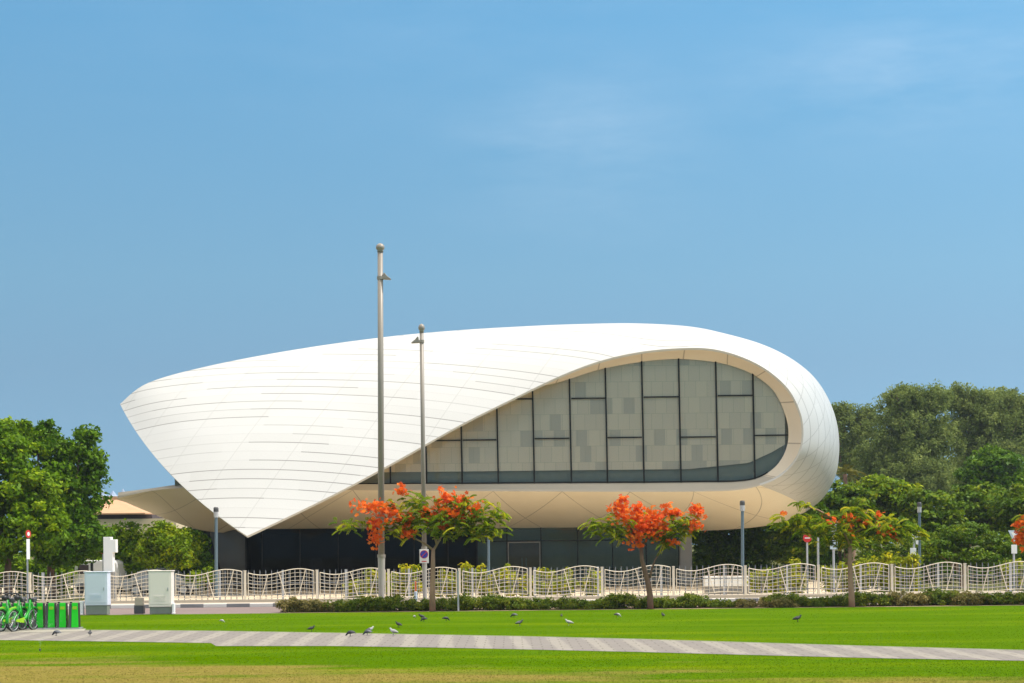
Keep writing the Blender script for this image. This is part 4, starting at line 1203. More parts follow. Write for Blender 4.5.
# ---- flame trees
def flame_tree(base_px, D, label, trunk, limbs_px, sprays, blooms, seed, nfrond=32, rich=1.0):
    r = np.random.default_rng(seed); rr = random.Random(seed)
    bx = XD(base_px, D); off_ = Vector((bx, D, 0)); s = D/FPX
    t = thing('flame_tree', (bx, D, 0), label, 'flame tree', 'flame trees along the hedge')
    def Q(px, py, dy=0.0): return P(px, py, D+dy) - off_
    mb = MB()
    pts = [Vector((0, 0, -.1))] + [Q(*p) for p in trunk]
    n_ = len(pts); mb.tube(pts, [.125 - .055*i/(n_-1) for i in range(n_)], 9)
    for lp in limbs_px:
        q = [Q(*p) for p in lp]; m_ = len(q)
        mb.tube(q, [.055*(1-.75*i/(m_-1)) for i in range(m_)], 6)
    mb.build('trunk', M['bark_pale'] if seed % 2 else M['bark'], t, smooth=True)
    V, F_, T_ = [], [], []
    nb_ = 0
    for (px, py, w, h, dens) in sprays:         # feathery fronds: rib with paired drooping leaflets
        for k in range(int(nfrond*dens)):
            g = r.normal(size=3)*0.62
            dy = g[1]*w*s*.8
            c = np.array(Q(px + np.clip(g[0], -1.0, 1.0)*w*.92, py + np.clip(g[2], -1.2, 1.2)*h, dy))
            a = r.random()*2*PI; Lf = r.uniform(.24, .52)
            d = np.array((math.cos(a), math.sin(a), r.uniform(-.1, .55)))
            d /= np.linalg.norm(d); side = np.array((-math.sin(a), math.cos(a), 0))
            tone0 = np.clip(r.normal(.48, .25), 0, 1)
            for q in np.linspace(.1, 1, 12):
                cc = c + d*Lf*q + np.array((0, 0, -.55*Lf*q*q))
                ll = .085*(1-.45*abs(q-.45)*1.6)
                for sg in (-1, 1):
                    tip = cc + side*sg*ll + d*.05 + np.array((0, 0, -.045 - .03*r.random()))
                    mid1 = cc + side*sg*ll*.5 + d*.055; mid2 = cc + side*sg*ll*.5 - d*.012
                    V += [cc, mid2, tip, mid1]; F_.append((nb_, nb_+1, nb_+2, nb_+3)); nb_ += 4
                    T_ += [np.clip(tone0 + r.uniform(-.15, .15), 0, 1)]*4
    np_mesh('foliage', np.array(V), np.array(F_), M['leaf_feather'], t, np.array(T_))
    for (px, py, w, h) in blooms:
        nfl = int((14 + 1.15*w*h)*rich)
        g = np.clip(r.normal(size=(nfl, 3))*0.62, -1.5, 1.5)
        c = np.array([Q(px + g[i, 0]*w, py + g[i, 2]*h, g[i, 1]*w*s - .2) for i in range(nfl)])
        V, F_, T_ = [], [], []
        b0 = 0
        tone = np.clip(r.normal(.5, .22, nfl), 0, 1)
        for i in range(nfl):                      # five petals
            ax = unit((r.normal(size=3) + np.array((0, -.5, .9)))[None])[0]
            u = unit(np.cross(ax, r.normal(size=3))[None])[0]; v2 = np.cross(ax, u)
            R_ = r.uniform(.055, .10)
            for k in range(5):
                a = 2*PI*k/5; dd = u*math.cos(a) + v2*math.sin(a); sd = -u*math.sin(a) + v2*math.cos(a)
                V += [c[i], c[i] + dd*R_*.7 + sd*R_*.42 + ax*R_*.3, c[i] + dd*R_*1.1 + ax*R_*.15, c[i] + dd*R_*.7 - sd*R_*.42 + ax*R_*.3]
                F_.append((b0, b0+1, b0+2, b0+3)); b0 += 4; T_ += [tone[i]]*4
        np_mesh('blossom', np.array(V), np.array(F_), M['blossom'], t, np.array(T_))
    return t

flame_tree(432.5, 59.75, 'wide flame tree with orange blossom beside the parking sign mast',
    [(432.5, 590), (433, 570), (433.2, 549)],
    [[(433, 551), (439, 541), (446, 528), (452, 514)], [(433, 550), (424, 543), (412, 537), (398, 528)], [(437, 544), (433, 530), (430, 514), (424, 500)],
     [(446, 528), (465, 520), (488, 514)], [(412, 537), (392, 530), (370, 526), (348, 525)], [(450, 520), (462, 505), (470, 498)], [(398, 528), (386, 518), (378, 508)]],
    [(345, 525, 12, 6, .8), (362, 520, 9, 5, .3), (395, 527, 15, 9, 1.4), (415, 517, 15, 14, 2.2), (412, 498, 10, 8, .7), (440, 515, 22, 15, 3.2), (452, 527, 22, 10, 2.2), (470, 520, 18, 12, 2.4), (485, 522, 14, 12, 1.9), (495, 513, 8, 9, .8), (465, 503, 22, 9, 1.5), (390, 503, 5, 5, .25), (486, 533, 10, 6, .8), (500, 530, 4, 5, .25)],
    [(402, 490.5, 6, 5), (373, 507, 15, 5.5), (389, 511, 9, 5), (376, 524, 8, 6), (375, 537, 6, 8), (400, 519, 9, 6), (409, 533, 5, 4), (444, 499, 8, 8), (463, 500, 8, 5), (448, 512, 11, 5), (458, 516, 9, 6), (474, 510, 6, 7), (428, 514, 6, 6), (444, 525, 5, 5)], 61)
flame_tree(650.5, 59.75, 'flame tree with densest red orange blossom, near the pavilion middle',
    [(650, 595), (648, 582), (645, 572), (642, 560), (641, 546)],
    [[(641, 547), (636, 535), (628, 524), (622, 515)], [(641, 547), (650, 535), (658, 526)], [(650, 578), (651, 572), (655, 560), (668, 540), (680, 525)], [(636, 535), (615, 527), (600, 525)], [(668, 540), (690, 522)]],
    [(603, 523, 12, 9, 1.8), (615, 528, 12, 7, 1.4), (625, 532, 10, 7, .9), (595, 524, 7, 5, .5), (675, 527, 12, 10, 1.8), (683, 522, 10, 8, 1.2), (668, 540, 10, 6, .9), (690, 532, 8, 5, .6), (655, 530, 12, 8, .8), (665, 545, 8, 5, .5), (640, 520, 14, 8, .6)],
    [(623.5, 502, 5, 5), (618, 509, 8, 6), (625, 515, 11, 8), (638, 509, 6, 5), (642, 520, 12, 7), (655, 517, 7, 7), (637, 538, 9, 8), (653, 531, 10, 8), (645, 526, 10, 7), (669, 512, 6, 7), (677, 514, 6, 4), (695, 510, 6, 6), (695, 523, 8, 6), (700, 514, 3, 3), (672, 543, 6, 3), (662, 530, 7, 5)], 62, 22, .85)
flame_tree(852, 59.75, 'flame tree with sparse blossom under the pavilion nose, right side',
    [(851.5, 595), (850.5, 580), (850, 565), (850, 548)],
    [[(850, 549), (852, 538), (857, 531)], [(850, 545), (843, 530), (835, 520), (820, 514)], [(857, 531), (875, 526), (895, 528)], [(835, 520), (812, 525), (795, 530)], [(857, 531), (862, 518), (868, 510)], [(835, 520), (818, 510), (802, 505)]],
    [(797, 524, 14, 8, 1.8), (815, 525, 15, 10, 2.4), (830, 532, 15, 9, 1.8), (855, 522, 15, 12, 2.4), (870, 535, 16, 9, 2.0), (888, 527, 16, 10, 2.3), (905, 530, 14, 9, 1.6), (918, 535, 10, 7, 1.0), (803, 504, 8, 2.5, .5), (780, 520, 7, 6, .6), (860, 510, 10, 6, .9), (843, 540, 12, 6, .9)],
    [(831, 520, 8, 4), (891, 530, 6, 5), (880, 530, 4, 5), (880, 514, 4, 3), (851, 525, 6, 10), (866, 524, 4, 4), (894, 538, 3, 4), (784, 514, 3, 2)], 63, 26, .42)
flame_tree(1052, 59.9, 'flame tree mostly beyond the right edge, only red blossom showing',
    [(1052, 592), (1051, 575), (1050, 555)],
    [[(1050, 556), (1040, 540), (1028, 530)], [(1050, 556), (1062, 535), (1075, 525)], [(1050, 556), (1050, 535), (1045, 515)]],
    [(1040, 520, 18, 10, 2.5), (1060, 522, 20, 12, 3), (1035, 532, 12, 8, 1.2), (1075, 530, 15, 8, 1.5)],
    [(1022, 525, 7, 7), (1024, 540, 7, 10), (1028, 531, 8, 7), (1050, 512, 14, 6)], 64)

# ------------------------------------------------------------------ shrubs
def shrub(name, label, group, cat, px0, px1, pyt, D, leaf, dens, size, seed, depth=.5, crad=.16, stem=True, up=.5, aspect=.5, base=0.0, flat=.8):
    r = np.random.default_rng(seed)
    x0, x1 = XD(px0, D, .4), XD(px1, D, .4); h = P((px0+px1)/2, pyt, D).z
    c = (x0+x1)/2; w = (x1-x0)/2
    t = thing(name, (c, D, base), label, cat, group); h -= base
    ne = max(1, int(round(w*2/1.0)))
    E = []
    for i in range(ne):
        ex = -w + (2*w)*(i+.5)/ne
        hh = h*r.uniform(.58, 1.12)
        E.append((ex + r.uniform(-.1, .1), r.uniform(-.15, .15)*depth, hh*.48, max(w/ne*1.35, .12), depth*r.uniform(.8, 1.1), hh*.52))
    ncl = max(8, int(dens*w*2))
    p, tone, outv = crown_points(E, ncl, 42, crad, r, .3, flat)
    p[:, 2] = np.clip(p[:, 2], .03, None)
    p[:, 0] += .05*np.sin(p[:, 2]*9 + seed)
    v, f, tn = leaf_geo(p, tone, size, aspect, up, outv*.6, r=r)
    np_mesh('foliage', v, f, M[leaf], t, tn)
    if stem:
        mb = MB(); mb.tube([(-w*.9, 0, .01), (0, .03, .015), (w*.9, 0, .01)], .018, 5)
        for i in range(max(2, ne*2)):
            ex = r.uniform(-w, w)*.8
            mb.tube([(ex, .01, -.02), (ex + r.uniform(-.1, .1), r.uniform(-.1, .1), h*.5), (ex + r.uniform(-.2, .2), r.uniform(-.2, .2), h*.85)], [.02, .014, .005], 5)
        mb.build('stems', M['bark'], t)
    return t

gH = 'low hedge clumps along the lawn edge'
HD = 60.5
hedges = [
 (281, 300, 600, 'leaf_dry', 'dry straggly hedge clump at the road end of the row'),
 (300, 322, 601, 'leaf_dry', 'second dry straggly clump, left of where the green hedge begins'),
 (322, 338, 602, 'leaf_dry', 'low brown clump touching the left end of the green hedge'),
 (335, 378, 598, 'leaf_hedge', 'green hedge clump just left of the taller lamp mast'),
 (376, 430, 597.5, 'leaf_hedge', 'dense dark hedge clump between the taller mast and the left flame tree trunk'),
 (430, 462, 598, 'leaf_hedge', 'green hedge clump between left flame tree trunk and thin stake'),
 (462, 505, 597, 'leaf_hedge', 'green hedge clump right of the thin stake'),
 (505, 552, 598, 'leaf_hedge', 'long green hedge clump before the entrance door'),
 (556, 600, 599.5, 'leaf_hedge', 'thin low hedge clump with pale kerb showing, left of the middle flame tree'),
 (598, 614, 597.5, 'leaf_hedge', 'small separate hedge clump left of the dense middle hedge'),
 (608, 656, 594.5, 'leaf_hedge', 'dense dark hedge clump at the middle flame tree trunk'),
 (654, 706, 595, 'leaf_hedge', 'tall green hedge clump right of the middle flame tree trunk'),
 (704, 730, 599, 'leaf_hedge', 'small ragged hedge clump before the white car'),
 (736, 772, 597.5, 'leaf_dry', 'brownish hedge clump right of the gap in the hedge'),
 (768, 800, 595.5, 'leaf_hedge', 'green hedge clump below the round red sign'),
 (772, 790, 600, 'leaf_dry', 'small brown clump in front of the hedge, below round red sign'),
 (798, 852, 594.5, 'leaf_hedge', 'dark hedge clump left of the right flame tree trunk'),
 (852, 893, 593.5, 'leaf_hedge', 'dark hedge clump right of the right flame tree trunk'),
 (890, 930, 592.5, 'leaf_dry', 'broad brown dry hedge clump below the dark slim lamp post'),
 (926, 962, 591.5, 'leaf_hedge', 'dark green hedge clump right of the broad brown clump'),
 (950, 985, 594, 'leaf_dry', 'brown dry hedge clump below the spreading tree'),
 (980, 1030, 592, 'leaf_hedge', 'dark hedge clump ending the row at the right edge'),
]
for i, (a, b, pt, lf, lab) in enumerate(hedges):
    shrub('hedge_clump', lab, gH, 'hedge', a-2, b+2, pt-0.2, HD - (.45 if 'front of' in lab else 0), lf, 78, .095, 100+i, depth=.55, crad=.15)

gY = 'yellow green shrubs behind the fence'
ylist = [
 (347, 362, 577, 'yellow shrub left of the taller lamp mast, behind fence'), (366, 378, 569, 'yellow shrub directly left of the taller mast'), (385, 402, 564, 'green yellow shrub just right of the taller mast'),
 (402, 422, 562, 'rounded yellow shrub left of the parking sign'), (437, 455, 567, 'yellow shrub right of the left flame tree trunk'), (461, 476, 566, 'green yellow shrub between stake and plain slim post'),
 (476, 487, 563, 'upright yellow shrub left of plain slim post'), (488, 499, 566, 'small yellow shrub right of plain slim post'), (500, 514, 566, 'bright yellow shrub below the entrance door frame'),
 (520, 530, 566, 'short yellow shrub at the right side of the entrance door'), (534, 556, 568, 'low green yellow shrub right of the entrance door'), (560, 575, 562, 'tall yellow shrub midway between the door and middle flame tree'),
 (586, 601, 568, 'low yellow shrub left of the middle flame tree'), (752, 768, 565, 'yellow shrub right of the dark lamp post before the nose'), (770, 790, 561, 'tall yellow shrub left of the round red sign'),
 (792, 806, 566, 'yellow shrub at the foot of the round red sign'), (820, 836, 563, 'yellow shrub at the tall pale signpost'), (838, 850, 559, 'yellow shrub left of the right flame tree trunk'),
 (854, 876, 556, 'bright yellow shrub right of the right flame tree trunk'), (876, 898, 555, 'broad yellow shrub left of the white rounded sign'), (898, 924, 556, 'yellow shrub at the foot of the white rounded sign'),
 (1004, 1030, 552, 'bright yellow shrub at the foot of the triangle sign'),
]
for i, (a, b, pt, lab) in enumerate(ylist):
    shrub('croton_shrub', lab, gY, 'shrub', a, b, pt, 74.4 if i < 13 else 73.9, 'leaf_yellow', 40, .20, 200+i, depth=.45, crad=.22, up=.9, aspect=.42, flat=1.0)

# ------------------------------------------------------------------ pigeons
def pigeon_mesh(name, mat, peck):
    mb = MB()
    if peck:
        body = [(-.17, .125), (-.14, .13), (-.09, .138), (-.02, .142), (.05, .130), (.095, .105), (.12, .075), (.14, .05), (.155, .035), (.175, .018)]
    else:
        body = [(-.18, .10), (-.15, .108), (-.09, .125), (-.02, .145), (.05, .160), (.085, .185), (.10, .215), (.115, .235), (.132, .237), (.158, .228)]
    rad = [.010, .026, .048, .063, .058, .040, .029, .028, .020, .004]
    mb.tube([(x, 0, z) for x, z in body], rad, 10)
    for s in (-1, 1):
        # folded wing and leg with foot
        mb.tube([(.05, s*.052, .145), (-.03, s*.060, .140), (-.12, s*.034, .122), (-.185, s*.012, .105)], [.012, .030, .020, .004], 6)
        mb.tube([(.0, s*.026, .10), (.012, s*.026, .045), (.008, s*.026, .004)], [.012, .007, .006], 5)
        mb.tube([(-.01, s*.026, .006), (.04, s*.030, .005)], [.006, .004], 4)
    me = mb.build(name, mat, None, smooth=True)
    md = me.data; bpy.data.objects.remove(me)
    return md
def bird_mat(name, a, b):
    m, nt, out = new_mat(name)
    t = nt.nodes.new('ShaderNodeTexCoord')
    s = nt.nodes.new('ShaderNodeSeparateXYZ'); nt.links.new(t.outputs['Object'], s.inputs[0])
    n = noise(nt, 18, 2, t.outputs['Object'])
    f = nt.nodes.new('ShaderNodeMapRange'); f.inputs[1].default_value = -.05; f.inputs[2].default_value = .09
    nt.links.new(math_node(nt, 'ADD', s.outputs[0], math_node(nt, 'MULTIPLY', math_node(nt, 'SUBTRACT', n, .5), .12)), f.inputs[0])
    bsdf(nt, out, mixc(nt, f.outputs[0], a, b), .6)
    return m
bm_dark = bird_mat('dark_feathers', (.035, .035, .045), (.02, .025, .03))
bm_grey = bird_mat('grey_feathers', (.13, .135, .15), (.035, .04, .05))
bm_white = bird_mat('white_feathers', (.30, .30, .30), (.52, .51, .50))
bm_pied = bird_mat('pied_feathers', (.06, .06, .07), (.48, .47, .46))
pm_ = {}
for nm, mt in (('dark', bm_dark), ('grey', bm_grey), ('white', bm_white), ('pied', bm_pied)):
    for pk in (0, 1): pm_[nm, pk] = pigeon_mesh('pigeon', mt, pk)
birds = [
 (56.5, 636, 'grey', 1, 170, 1.15, 'grey pigeon pecking on the path in front of the green docks'),
 (90, 636.5, 'dark', 0, 100, 1.0, 'dark pigeon on the path, right of the last green dock'),
 (222, 622.5, 'white', 1, 10, .75, 'lone small white bird on the grass near the road end'),
 (311.5, 631.5, 'dark', 0, 15, 1.0, 'dark pigeon on the far path edge below the dry hedge clumps'),
 (350.5, 636.5, 'dark', 1, 175, 1.15, 'dark pigeon pecking on the path, left of the pied pair'),
 (367.5, 635.5, 'grey', 1, 190, 1.1, 'grey pigeon crouched beside the pied bird on the path edge'),
 (370, 633.2, 'pied', 0, 20, 1.1, 'pied pigeon with white head standing on the path edge'),
 (393.5, 635.5, 'white', 0, 160, 1.15, 'white pigeon on the path edge below the taller mast'),
 (398.5, 627.5, 'dark', 0, 150, 1.05, 'dark pigeon on grass just above the white pigeon at path edge'),
 (414.5, 618, 'white', 1, 60, .7, 'tiny pale bird on grass before the hedge, beside a dark pair'),
 (421.5, 619, 'dark', 0, 160, 1.0, 'upper dark pigeon of the close pair below the parking sign'),
 (424, 621.5, 'dark', 1, 200, 1.0, 'lower dark pigeon of the close pair below the parking sign'),
 (446, 621, 'dark', 1, 15, 1.05, 'dark pigeon on grass between the left flame tree and the stake'),
 (514, 617.5, 'grey', 1, 170, 1.05, 'grey pigeon on grass close before the hedge below the door'),
 (519.5, 626, 'grey', 0, 5, 1.1, 'grey pigeon on open grass, nearer than the one by the hedge'),
 (561.5, 617.5, 'dark', 0, 90, .75, 'small dark bird on grass left of the white pigeon in mid lawn'),
 (569, 625.8, 'white', 0, 175, 1.15, 'white pigeon alone in the middle of the lawn'),
 (617.5, 617.2, 'pied', 1, 10, 1.05, 'pied pigeon on grass before the dense middle hedge'),
 (663, 617.5, 'dark', 0, 110, .95, 'dark pigeon on grass right of the middle flame tree trunk'),
 (797.5, 622, 'dark', 0, 5, 1.25, 'black bird alone on the right half of the lawn'),
]
for px, py, nm, pk, deg, sc_, lab in birds:
    g = GP(px, py)
    o = bpy.data.objects.new('pigeon', pm_[nm, pk]); COL.objects.link(o)
    o.location = (g.x, g.y, 0.008 if path_hit(g.x, g.y) else 0.0); o.rotation_euler = (0, 0, math.radians(deg)); o.scale = (sc_*.69,)*3
    tag(o, lab, 'bird', 'pigeons on the lawn and path')

# ------------------------------------------------------------------ bicycle docks and bicycles
gD = 'green bicycle docks in a row'
DD = 48.7; DZ = .012
kd = DD/FPX
def make_dock(label):
    t = thing('bicycle_dock', (0, 0, 0), label, 'bicycle dock', gD)
    mb = MB(); mb.prism([(-.115, .05), (.10, .05), (.085, .80), (-.09, .80)], -.02, .0); f = mb.build('front_panel', M['dock_green'], t, bevel=.012)
    mb = MB(); mb.box((-.066, -.030, .60), (.062, -.023, .69)); mb.build('pale_patch', M['lime'], f)
    mb = MB(); mb.prism([(-.21, .04), (-.118, .04), (-.094, .78), (-.17, .78)], -.015, .34); mb.build('side_panel', M['dark_grey'], t, bevel=.01)
    mb = MB(); mb.prism([(-.112, .04), (.10, .04), (.085, .79), (-.09, .79)], .003, .34); mb.build('housing', M['black'], t, bevel=.01)
    mb = MB(); mb.box((-.24, -.08, 0), (.16, .44, .04)); mb.build('base_plate', M['metal'], t, bevel=.008)
    mb = MB(); mb.lathe([(.035, 0), (.04, .03), (.02, .05)], (-.13, .1, .785), 10); mb.build('lock_cap', M['black'], t)
    return t
docks = [(75, 'rightmost green dock, empty, at the end of the row'), (62.3, 'empty green dock, second from the right end'), (50.6, 'empty green dock, third from the right end'),
         (38.6, 'empty green dock beside the docked bicycles'), (26.5, 'green dock behind the rightmost bicycle'), (14.5, 'green dock behind the middle bicycle'), (2.5, 'green dock at the left edge behind a bicycle')]
proto = None
for px, lab in docks:
    o = proto = make_dock(lab) if proto is None else None
    break
for i, (px, lab) in enumerate(docks):
    o = proto if i == 0 else copy_tree(proto)
    o['label'] = lab; o.location = (XD(px, DD, .4), DD + (75-px)*.004, DZ); o.rotation_euler = (0, 0, math.radians(4))

def make_bike(label):
    t = thing('bicycle', (0, 0, 0), label, 'bicycle', 'green hire bicycles in the docks')
    R_ = .30
    for wx in (-.52, .52):
        mb = MB()
        ring = [(wx + R_*math.cos(a), 0, R_ + R_*math.sin(a)) for a in np.linspace(0, 2*PI, 33)]
        mb.tube(ring, .024, 8, cap=False); w_ = mb.build('wheel', M['rubber'], t, smooth=True)
        mb = MB(); mb.tube([(wx + .265*math.cos(a), 0, R_ + .265*math.sin(a)) for a in np.linspace(0, 2*PI, 33)], .014, 6, cap=False)
        for a in np.linspace(0, PI, 9)[:-1]:
            mb.tube([(wx + .26*math.cos(a), 0, R_ + .26*math.sin(a)), (wx - .26*math.cos(a), 0, R_ - .26*math.sin(a))], .003, 4)
        mb.tube([(wx, -.05, R_), (wx, .05, R_)], .03, 10)
        mb.build('rim', M['metal'], w_)
        mb = MB(); rg = [(wx + .345*math.cos(a), 0, R_ + .345*math.sin(a)) for a in np.linspace(.25*PI if wx > 0 else .05*PI, 1.0*PI if wx > 0 else 1.05*PI, 15)]
        for sg in (-.03, .03): mb.tube([(x, sg, z) for x, y_, z in rg], .018, 5)
        mb.tube(rg, .026, 6); mb.build('mudguard', M['bike_green'], t, smooth=True)
    mb = MB()
    mb.tube([(.36, 0, .86), (.30, 0, .58), (.10, 0, .36), (-.08, 0, .30)], [.036, .042, .05, .045], 8)      # low step-through tube
    mb.tube([(-.08, 0, .30), (-.20, 0, .72)], .034, 8)
    for sg in (-.05, .05):
        mb.tube([(-.08, sg, .30), (-.52, sg, R_)], .018, 6); mb.tube([(-.17, sg*.6, .62), (-.52, sg, R_)], .015, 6)
        mb.tube([(.37, sg*.8, .80), (.41, sg, .64), (.52, sg, R_)], .018, 6)
    mb.build('frame', M['bike_green'], t, smooth=True)
    mb = MB(); mb.tube([(-.20, 0, .70), (-.235, 0, .90)], .018, 8); mb.build('seat_post', M['metal'], t)
    mb = MB(); mb.tube([(-.40, 0, .935), (-.33, 0, .945), (-.22, 0, .935), (-.10, 0, .925)], [.05, .085, .05, .02], 10); mb.build('saddle', M['black'], t, smooth=True)
    mb = MB(); mb.tube([(.36, 0, .84), (.335, 0, 1.02)], .022, 8)
    mb.tube([(.24, -.29, 1.03), (.32, -.20, 1.06), (.345, 0, 1.04), (.32, .20, 1.06), (.24, .29, 1.03)], .016, 8); mb.build('handlebar', M['black'], t, smooth=True)
    for sg in (-1, 1):
        mb = MB(); mb.tube([(.16, sg*.31, 1.02), (.25, sg*.28, 1.033)], .027, 8); mb.build('grip', M['rubber'], t)
    mb = MB(); mb.prism([(.41, .78), (.56, .80), (.60, .92), (.41, .90)], -.10, .10); mb.build('basket', M['dark_grey'], t, bevel=.02)
    mb = MB(); mb.prism([(-.50, .33), (-.08, .38), (0, .30), (-.08, .22), (-.50, .27)], -.075, -.062); mb.build('chain_guard', M['lime'], t, bevel=.006)
    mb = MB(); mb.tube([(-.08, -.10, .30), (.02, -.10, .17)], .014, 6); mb.tube([(-.08, .10, .30), (-.18, .10, .43)], .014, 6)
    mb.tube([(-.08, -.11, .30), (-.08, .11, .30)], .018, 8); mb.build('crank', M['metal'], t)
    for x, y_, z in ((.02, -.15, .165), (-.18, .15, .435)):
        mb = MB(); mb.box((x-.045, y_-.05, z-.012), (x+.045, y_+.05, z+.012)); mb.build('pedal', M['black'], t)
    mb = MB(); mb.prism([(-.74, .52), (-.70, .66), (-.40, .70), (-.40, .64)], -.02, .02); mb.build('skirt_guard', M['lime'], t)
    return t
bikes = [(27.5, 76, 'green bicycle docked nearest the empty docks'), (15.5, 73, 'green bicycle docked in the middle of the three'), (3.0, 64, 'green bicycle cut by the left edge, docked')]
bproto = make_bike(bikes[0][2])
for i, (px, deg, lab) in enumerate(bikes):
    o = bproto if i == 0 else copy_tree(bproto)
    o['label'] = lab; D = DD - .62
    o.location = (XD(px, D, .4) - .12, D, .012); o.rotation_euler = (0, 0, math.radians(deg)); o.scale = (1.06,)*3

# lawn sprinkler throwing a faint spray before the docks
g = GP(40, 651)
t = thing('sprinkler', (g.x, g.y, 0), 'small lawn sprinkler throwing a faint water spray before the docks', 'sprinkler')
mb = MB(); mb.lathe([(.02, 0), (.02, .05), (.012, .06)], n=10); mb.build('nozzle', M['dark_grey'], t)
m, nt, out = new_mat('water_drops')
bs = nt.nodes.new('ShaderNodeBsdfPrincipled'); bs.inputs['Base Color'].default_value = (.85, .9, .95, 1); bs.inputs['Roughness'].default_value = .1
bs.inputs['Transmission Weight'].default_value = .5; bs.inputs['IOR'].default_value = 1.33
nt.links.new(bs.outputs[0], out.inputs['Surface'])
r = np.random.default_rng(77); nd = 420
s_ = r.random(nd); a_ = r.normal(0, .5, nd); v_ = r.uniform(.6, 1.0, nd)
dx = np.sin(a_)*s_*1.1*v_; dy = np.cos(a_)*s_*1.6*v_; dz = .1 + 2.6*s_*v_ - 2.3*s_*s_*v_
c = np.stack((dx, dy, np.maximum(dz, .01)), 1)
v, f, tn = leaf_geo(c, np.zeros(nd), .010, .8, 0, r=r)
ob = np_mesh('spray', v, f, m, t); ob['kind'] = 'stuff'

# ------------------------------------------------------------------ sky and sun
sv = Vector((0.53, -0.05, 0.845)).normalized()
EL = math.asin(sv.z); ROTZ = math.atan2(sv.x, sv.y)
w = bpy.data.worlds.new('World'); scene.world = w; w.use_nodes = True
nt = w.node_tree; nt.nodes.clear()
out = nt.nodes.new('ShaderNodeOutputWorld'); bg = nt.nodes.new('ShaderNodeBackground')
sky = nt.nodes.new('ShaderNodeTexSky'); sky.sky_type = 'NISHITA'; sky.sun_disc = False
sky.sun_elevation = EL; sky.sun_rotation = ROTZ; sky.air_density = 1.0; sky.dust_density = 0.6; sky.ozone_density = 1.6
tc = nt.nodes.new('ShaderNodeTexCoord'); sp = nt.nodes.new('ShaderNodeSeparateXYZ')
nt.links.new(tc.outputs['Generated'], sp.inputs[0])
zz = math_node(nt, 'ADD', math_node(nt, 'MULTIPLY', math_node(nt, 'MAXIMUM', sp.outputs[2], 0.0), 0.55), 0.34)
cb = nt.nodes.new('ShaderNodeCombineXYZ'); nt.links.new(sp.outputs[0], cb.inputs[0]); nt.links.new(sp.outputs[1], cb.inputs[1]); nt.links.new(zz, cb.inputs[2])
nm = nt.nodes.new('ShaderNodeVectorMath'); nm.operation = 'NORMALIZE'; nt.links.new(cb.outputs[0], nm.inputs[0])
nt.links.new(nm.outputs[0], sky.inputs['Vector'])
tintn = nt.nodes.new('ShaderNodeMix'); tintn.data_type = 'RGBA'; tintn.blend_type = 'MULTIPLY'; tintn.inputs[0].default_value = 1
nt.links.new(sky.outputs[0], tintn.inputs[6]); 
tr_ = ramp(nt, sp.outputs[2], [(.11, (.855/1.2, .985/1.2, .845/1.2)), (.165, (.86/1.2, 1.08/1.2, .92/1.2)), (.31, (.715/1.2, 1.14/1.2, 1.08/1.2))])
tg_ = nt.nodes.new('ShaderNodeVectorMath'); tg_.operation = 'SCALE'; tg_.inputs[3].default_value = 1.2
nt.links.new(tr_, tg_.inputs[0]); nt.links.new(tg_.outputs[0], tintn.inputs[7])
# thin high cloud, two soft patches
mp = nt.nodes.new('ShaderNodeMapping'); mp.inputs['Scale'].default_value = (3.2, 3.2, 13.0); mp.inputs['Location'].default_value = (1.3, .2, 0.6)
mp.inputs['Rotation'].default_value = (0, math.radians(6), 0)
nt.links.new(tc.outputs['Generated'], mp.inputs[0])
cn = noise(nt, 2.2, 6, mp.outputs[0], .62)
msk = None
for (dx_, dz_, rx_, rz_, am_) in ((.235, .275, .10, .035, 1.0), (.045, .245, .075, .045, .75), (.33, .335, .14, .05, .8), (-.05, .31, .2, .06, .25)):
    a_ = math_node(nt, 'DIVIDE', math_node(nt, 'SUBTRACT', sp.outputs[0], dx_), rx_)
    b_ = math_node(nt, 'DIVIDE', math_node(nt, 'SUBTRACT', sp.outputs[2], dz_), rz_)
    d_ = math_node(nt, 'ADD', math_node(nt, 'MULTIPLY', a_, a_), math_node(nt, 'MULTIPLY', b_, b_))
    e_ = math_node(nt, 'MULTIPLY', math_node(nt, 'EXPONENT', math_node(nt, 'MULTIPLY', d_, -1.0)), am_)
    msk = e_ if msk is None else math_node(nt, 'MAXIMUM', msk, e_)
cl = nt.nodes.new('ShaderNodeMapRange'); cl.inputs[1].default_value = .36; cl.inputs[2].default_value = .80; cl.inputs[3].default_value = 0; cl.inputs[4].default_value = .27
nt.links.new(cn, cl.inputs[0])
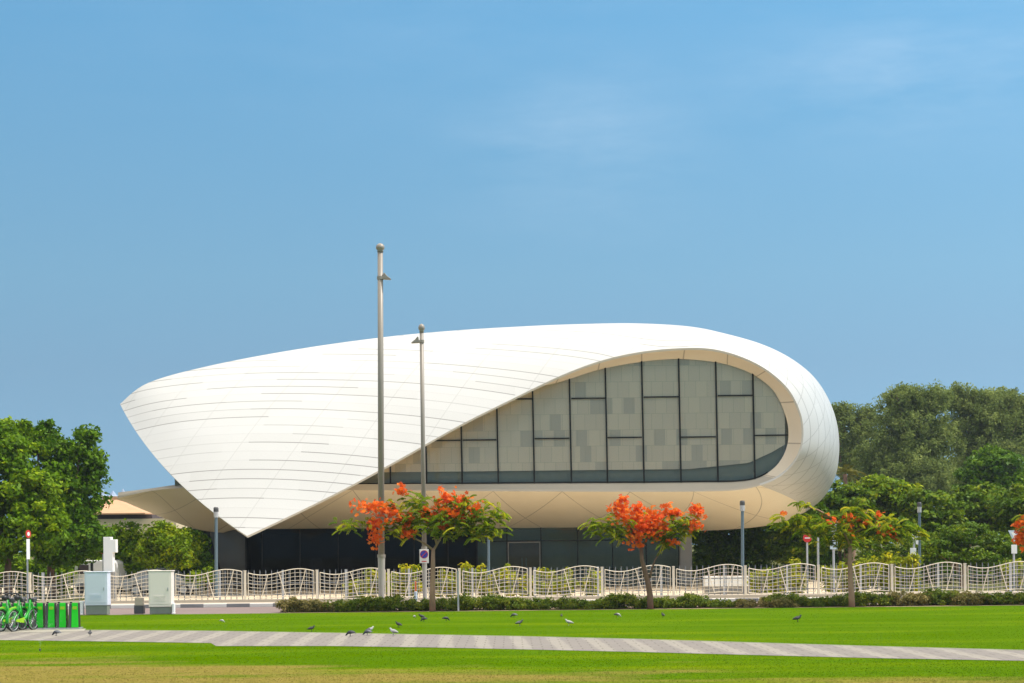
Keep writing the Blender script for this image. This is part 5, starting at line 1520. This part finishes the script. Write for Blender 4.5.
# whitish glow added to the upper sky, fill for shaded upright faces
hi_ = nt.nodes.new('ShaderNodeMapRange'); hi_.interpolation_type = 'SMOOTHSTEP'
hi_.inputs[1].default_value = .35; hi_.inputs[2].default_value = .62; hi_.inputs[3].default_value = 0; hi_.inputs[4].default_value = .75
nt.links.new(sp.outputs[2], hi_.inputs[0])
c0 = mixc(nt, hi_.outputs[0], tintn.outputs[2], (11.5, 10.4, 8.8))
c1 = mixc(nt, math_node(nt, 'MULTIPLY', cl.outputs[0], msk), c0, (5.0, 5.6, 6.2))
nt.links.new(c1, bg.inputs[0]); bg.inputs[1].default_value = 0.122
nt.links.new(bg.outputs[0], out.inputs[0])

sun = bpy.data.lights.new('sun', 'SUN'); sun.energy = 2.6; sun.angle = math.radians(.53); sun.color = (1, .95, .885)
so = bpy.data.objects.new('sun', sun); COL.objects.link(so)
so.rotation_euler = (-sv).to_track_quat('-Z', 'Y').to_euler()

hz = MB(); hz.box((-320, -6, -1.0), (320, 480, 34)); hzo = hz.build('haze', plain('haze_air', (.5, .5, .5)))
m, nt, out = new_mat('haze_air_volume'); pvn = nt.nodes.new('ShaderNodeVolumePrincipled')
pvn.inputs['Color'].default_value = (.80, .90, 1.0, 1); pvn.inputs['Density'].default_value = 0.0002; pvn.inputs['Anisotropy'].default_value = 0.2
nt.links.new(pvn.outputs[0], out.inputs['Volume'])
hzo.data.materials.clear(); hzo.data.materials.append(m); tag(hzo, 'thin pale summer haze in the air', 'haze', kind='stuff')

# ------------------------------------------------------------------ camera
cam = bpy.data.cameras.new('camera'); co = bpy.data.objects.new('camera', cam); COL.objects.link(co)
cam.sensor_width = 36; cam.lens = FPX/1024*36; cam.shift_y = (CY-341.5)/1024; cam.clip_end = 6000; cam.clip_start = .1
co.matrix_world = Matrix.Translation((0, 0, EYE)) @ Matrix.Rotation(PI/2, 4, 'X') @ Matrix.Rotation(-ROLL, 4, 'Z')
scene.camera = co
vs = scene.view_settings; vs.view_transform = 'Standard'; vs.look = 'None'; vs.exposure = 0.6; vs.gamma = 1
scene.cycles.max_bounces = 8; scene.cycles.transparent_max_bounces = 12; scene.cycles.diffuse_bounces = 4
scene.cycles.use_denoising = True
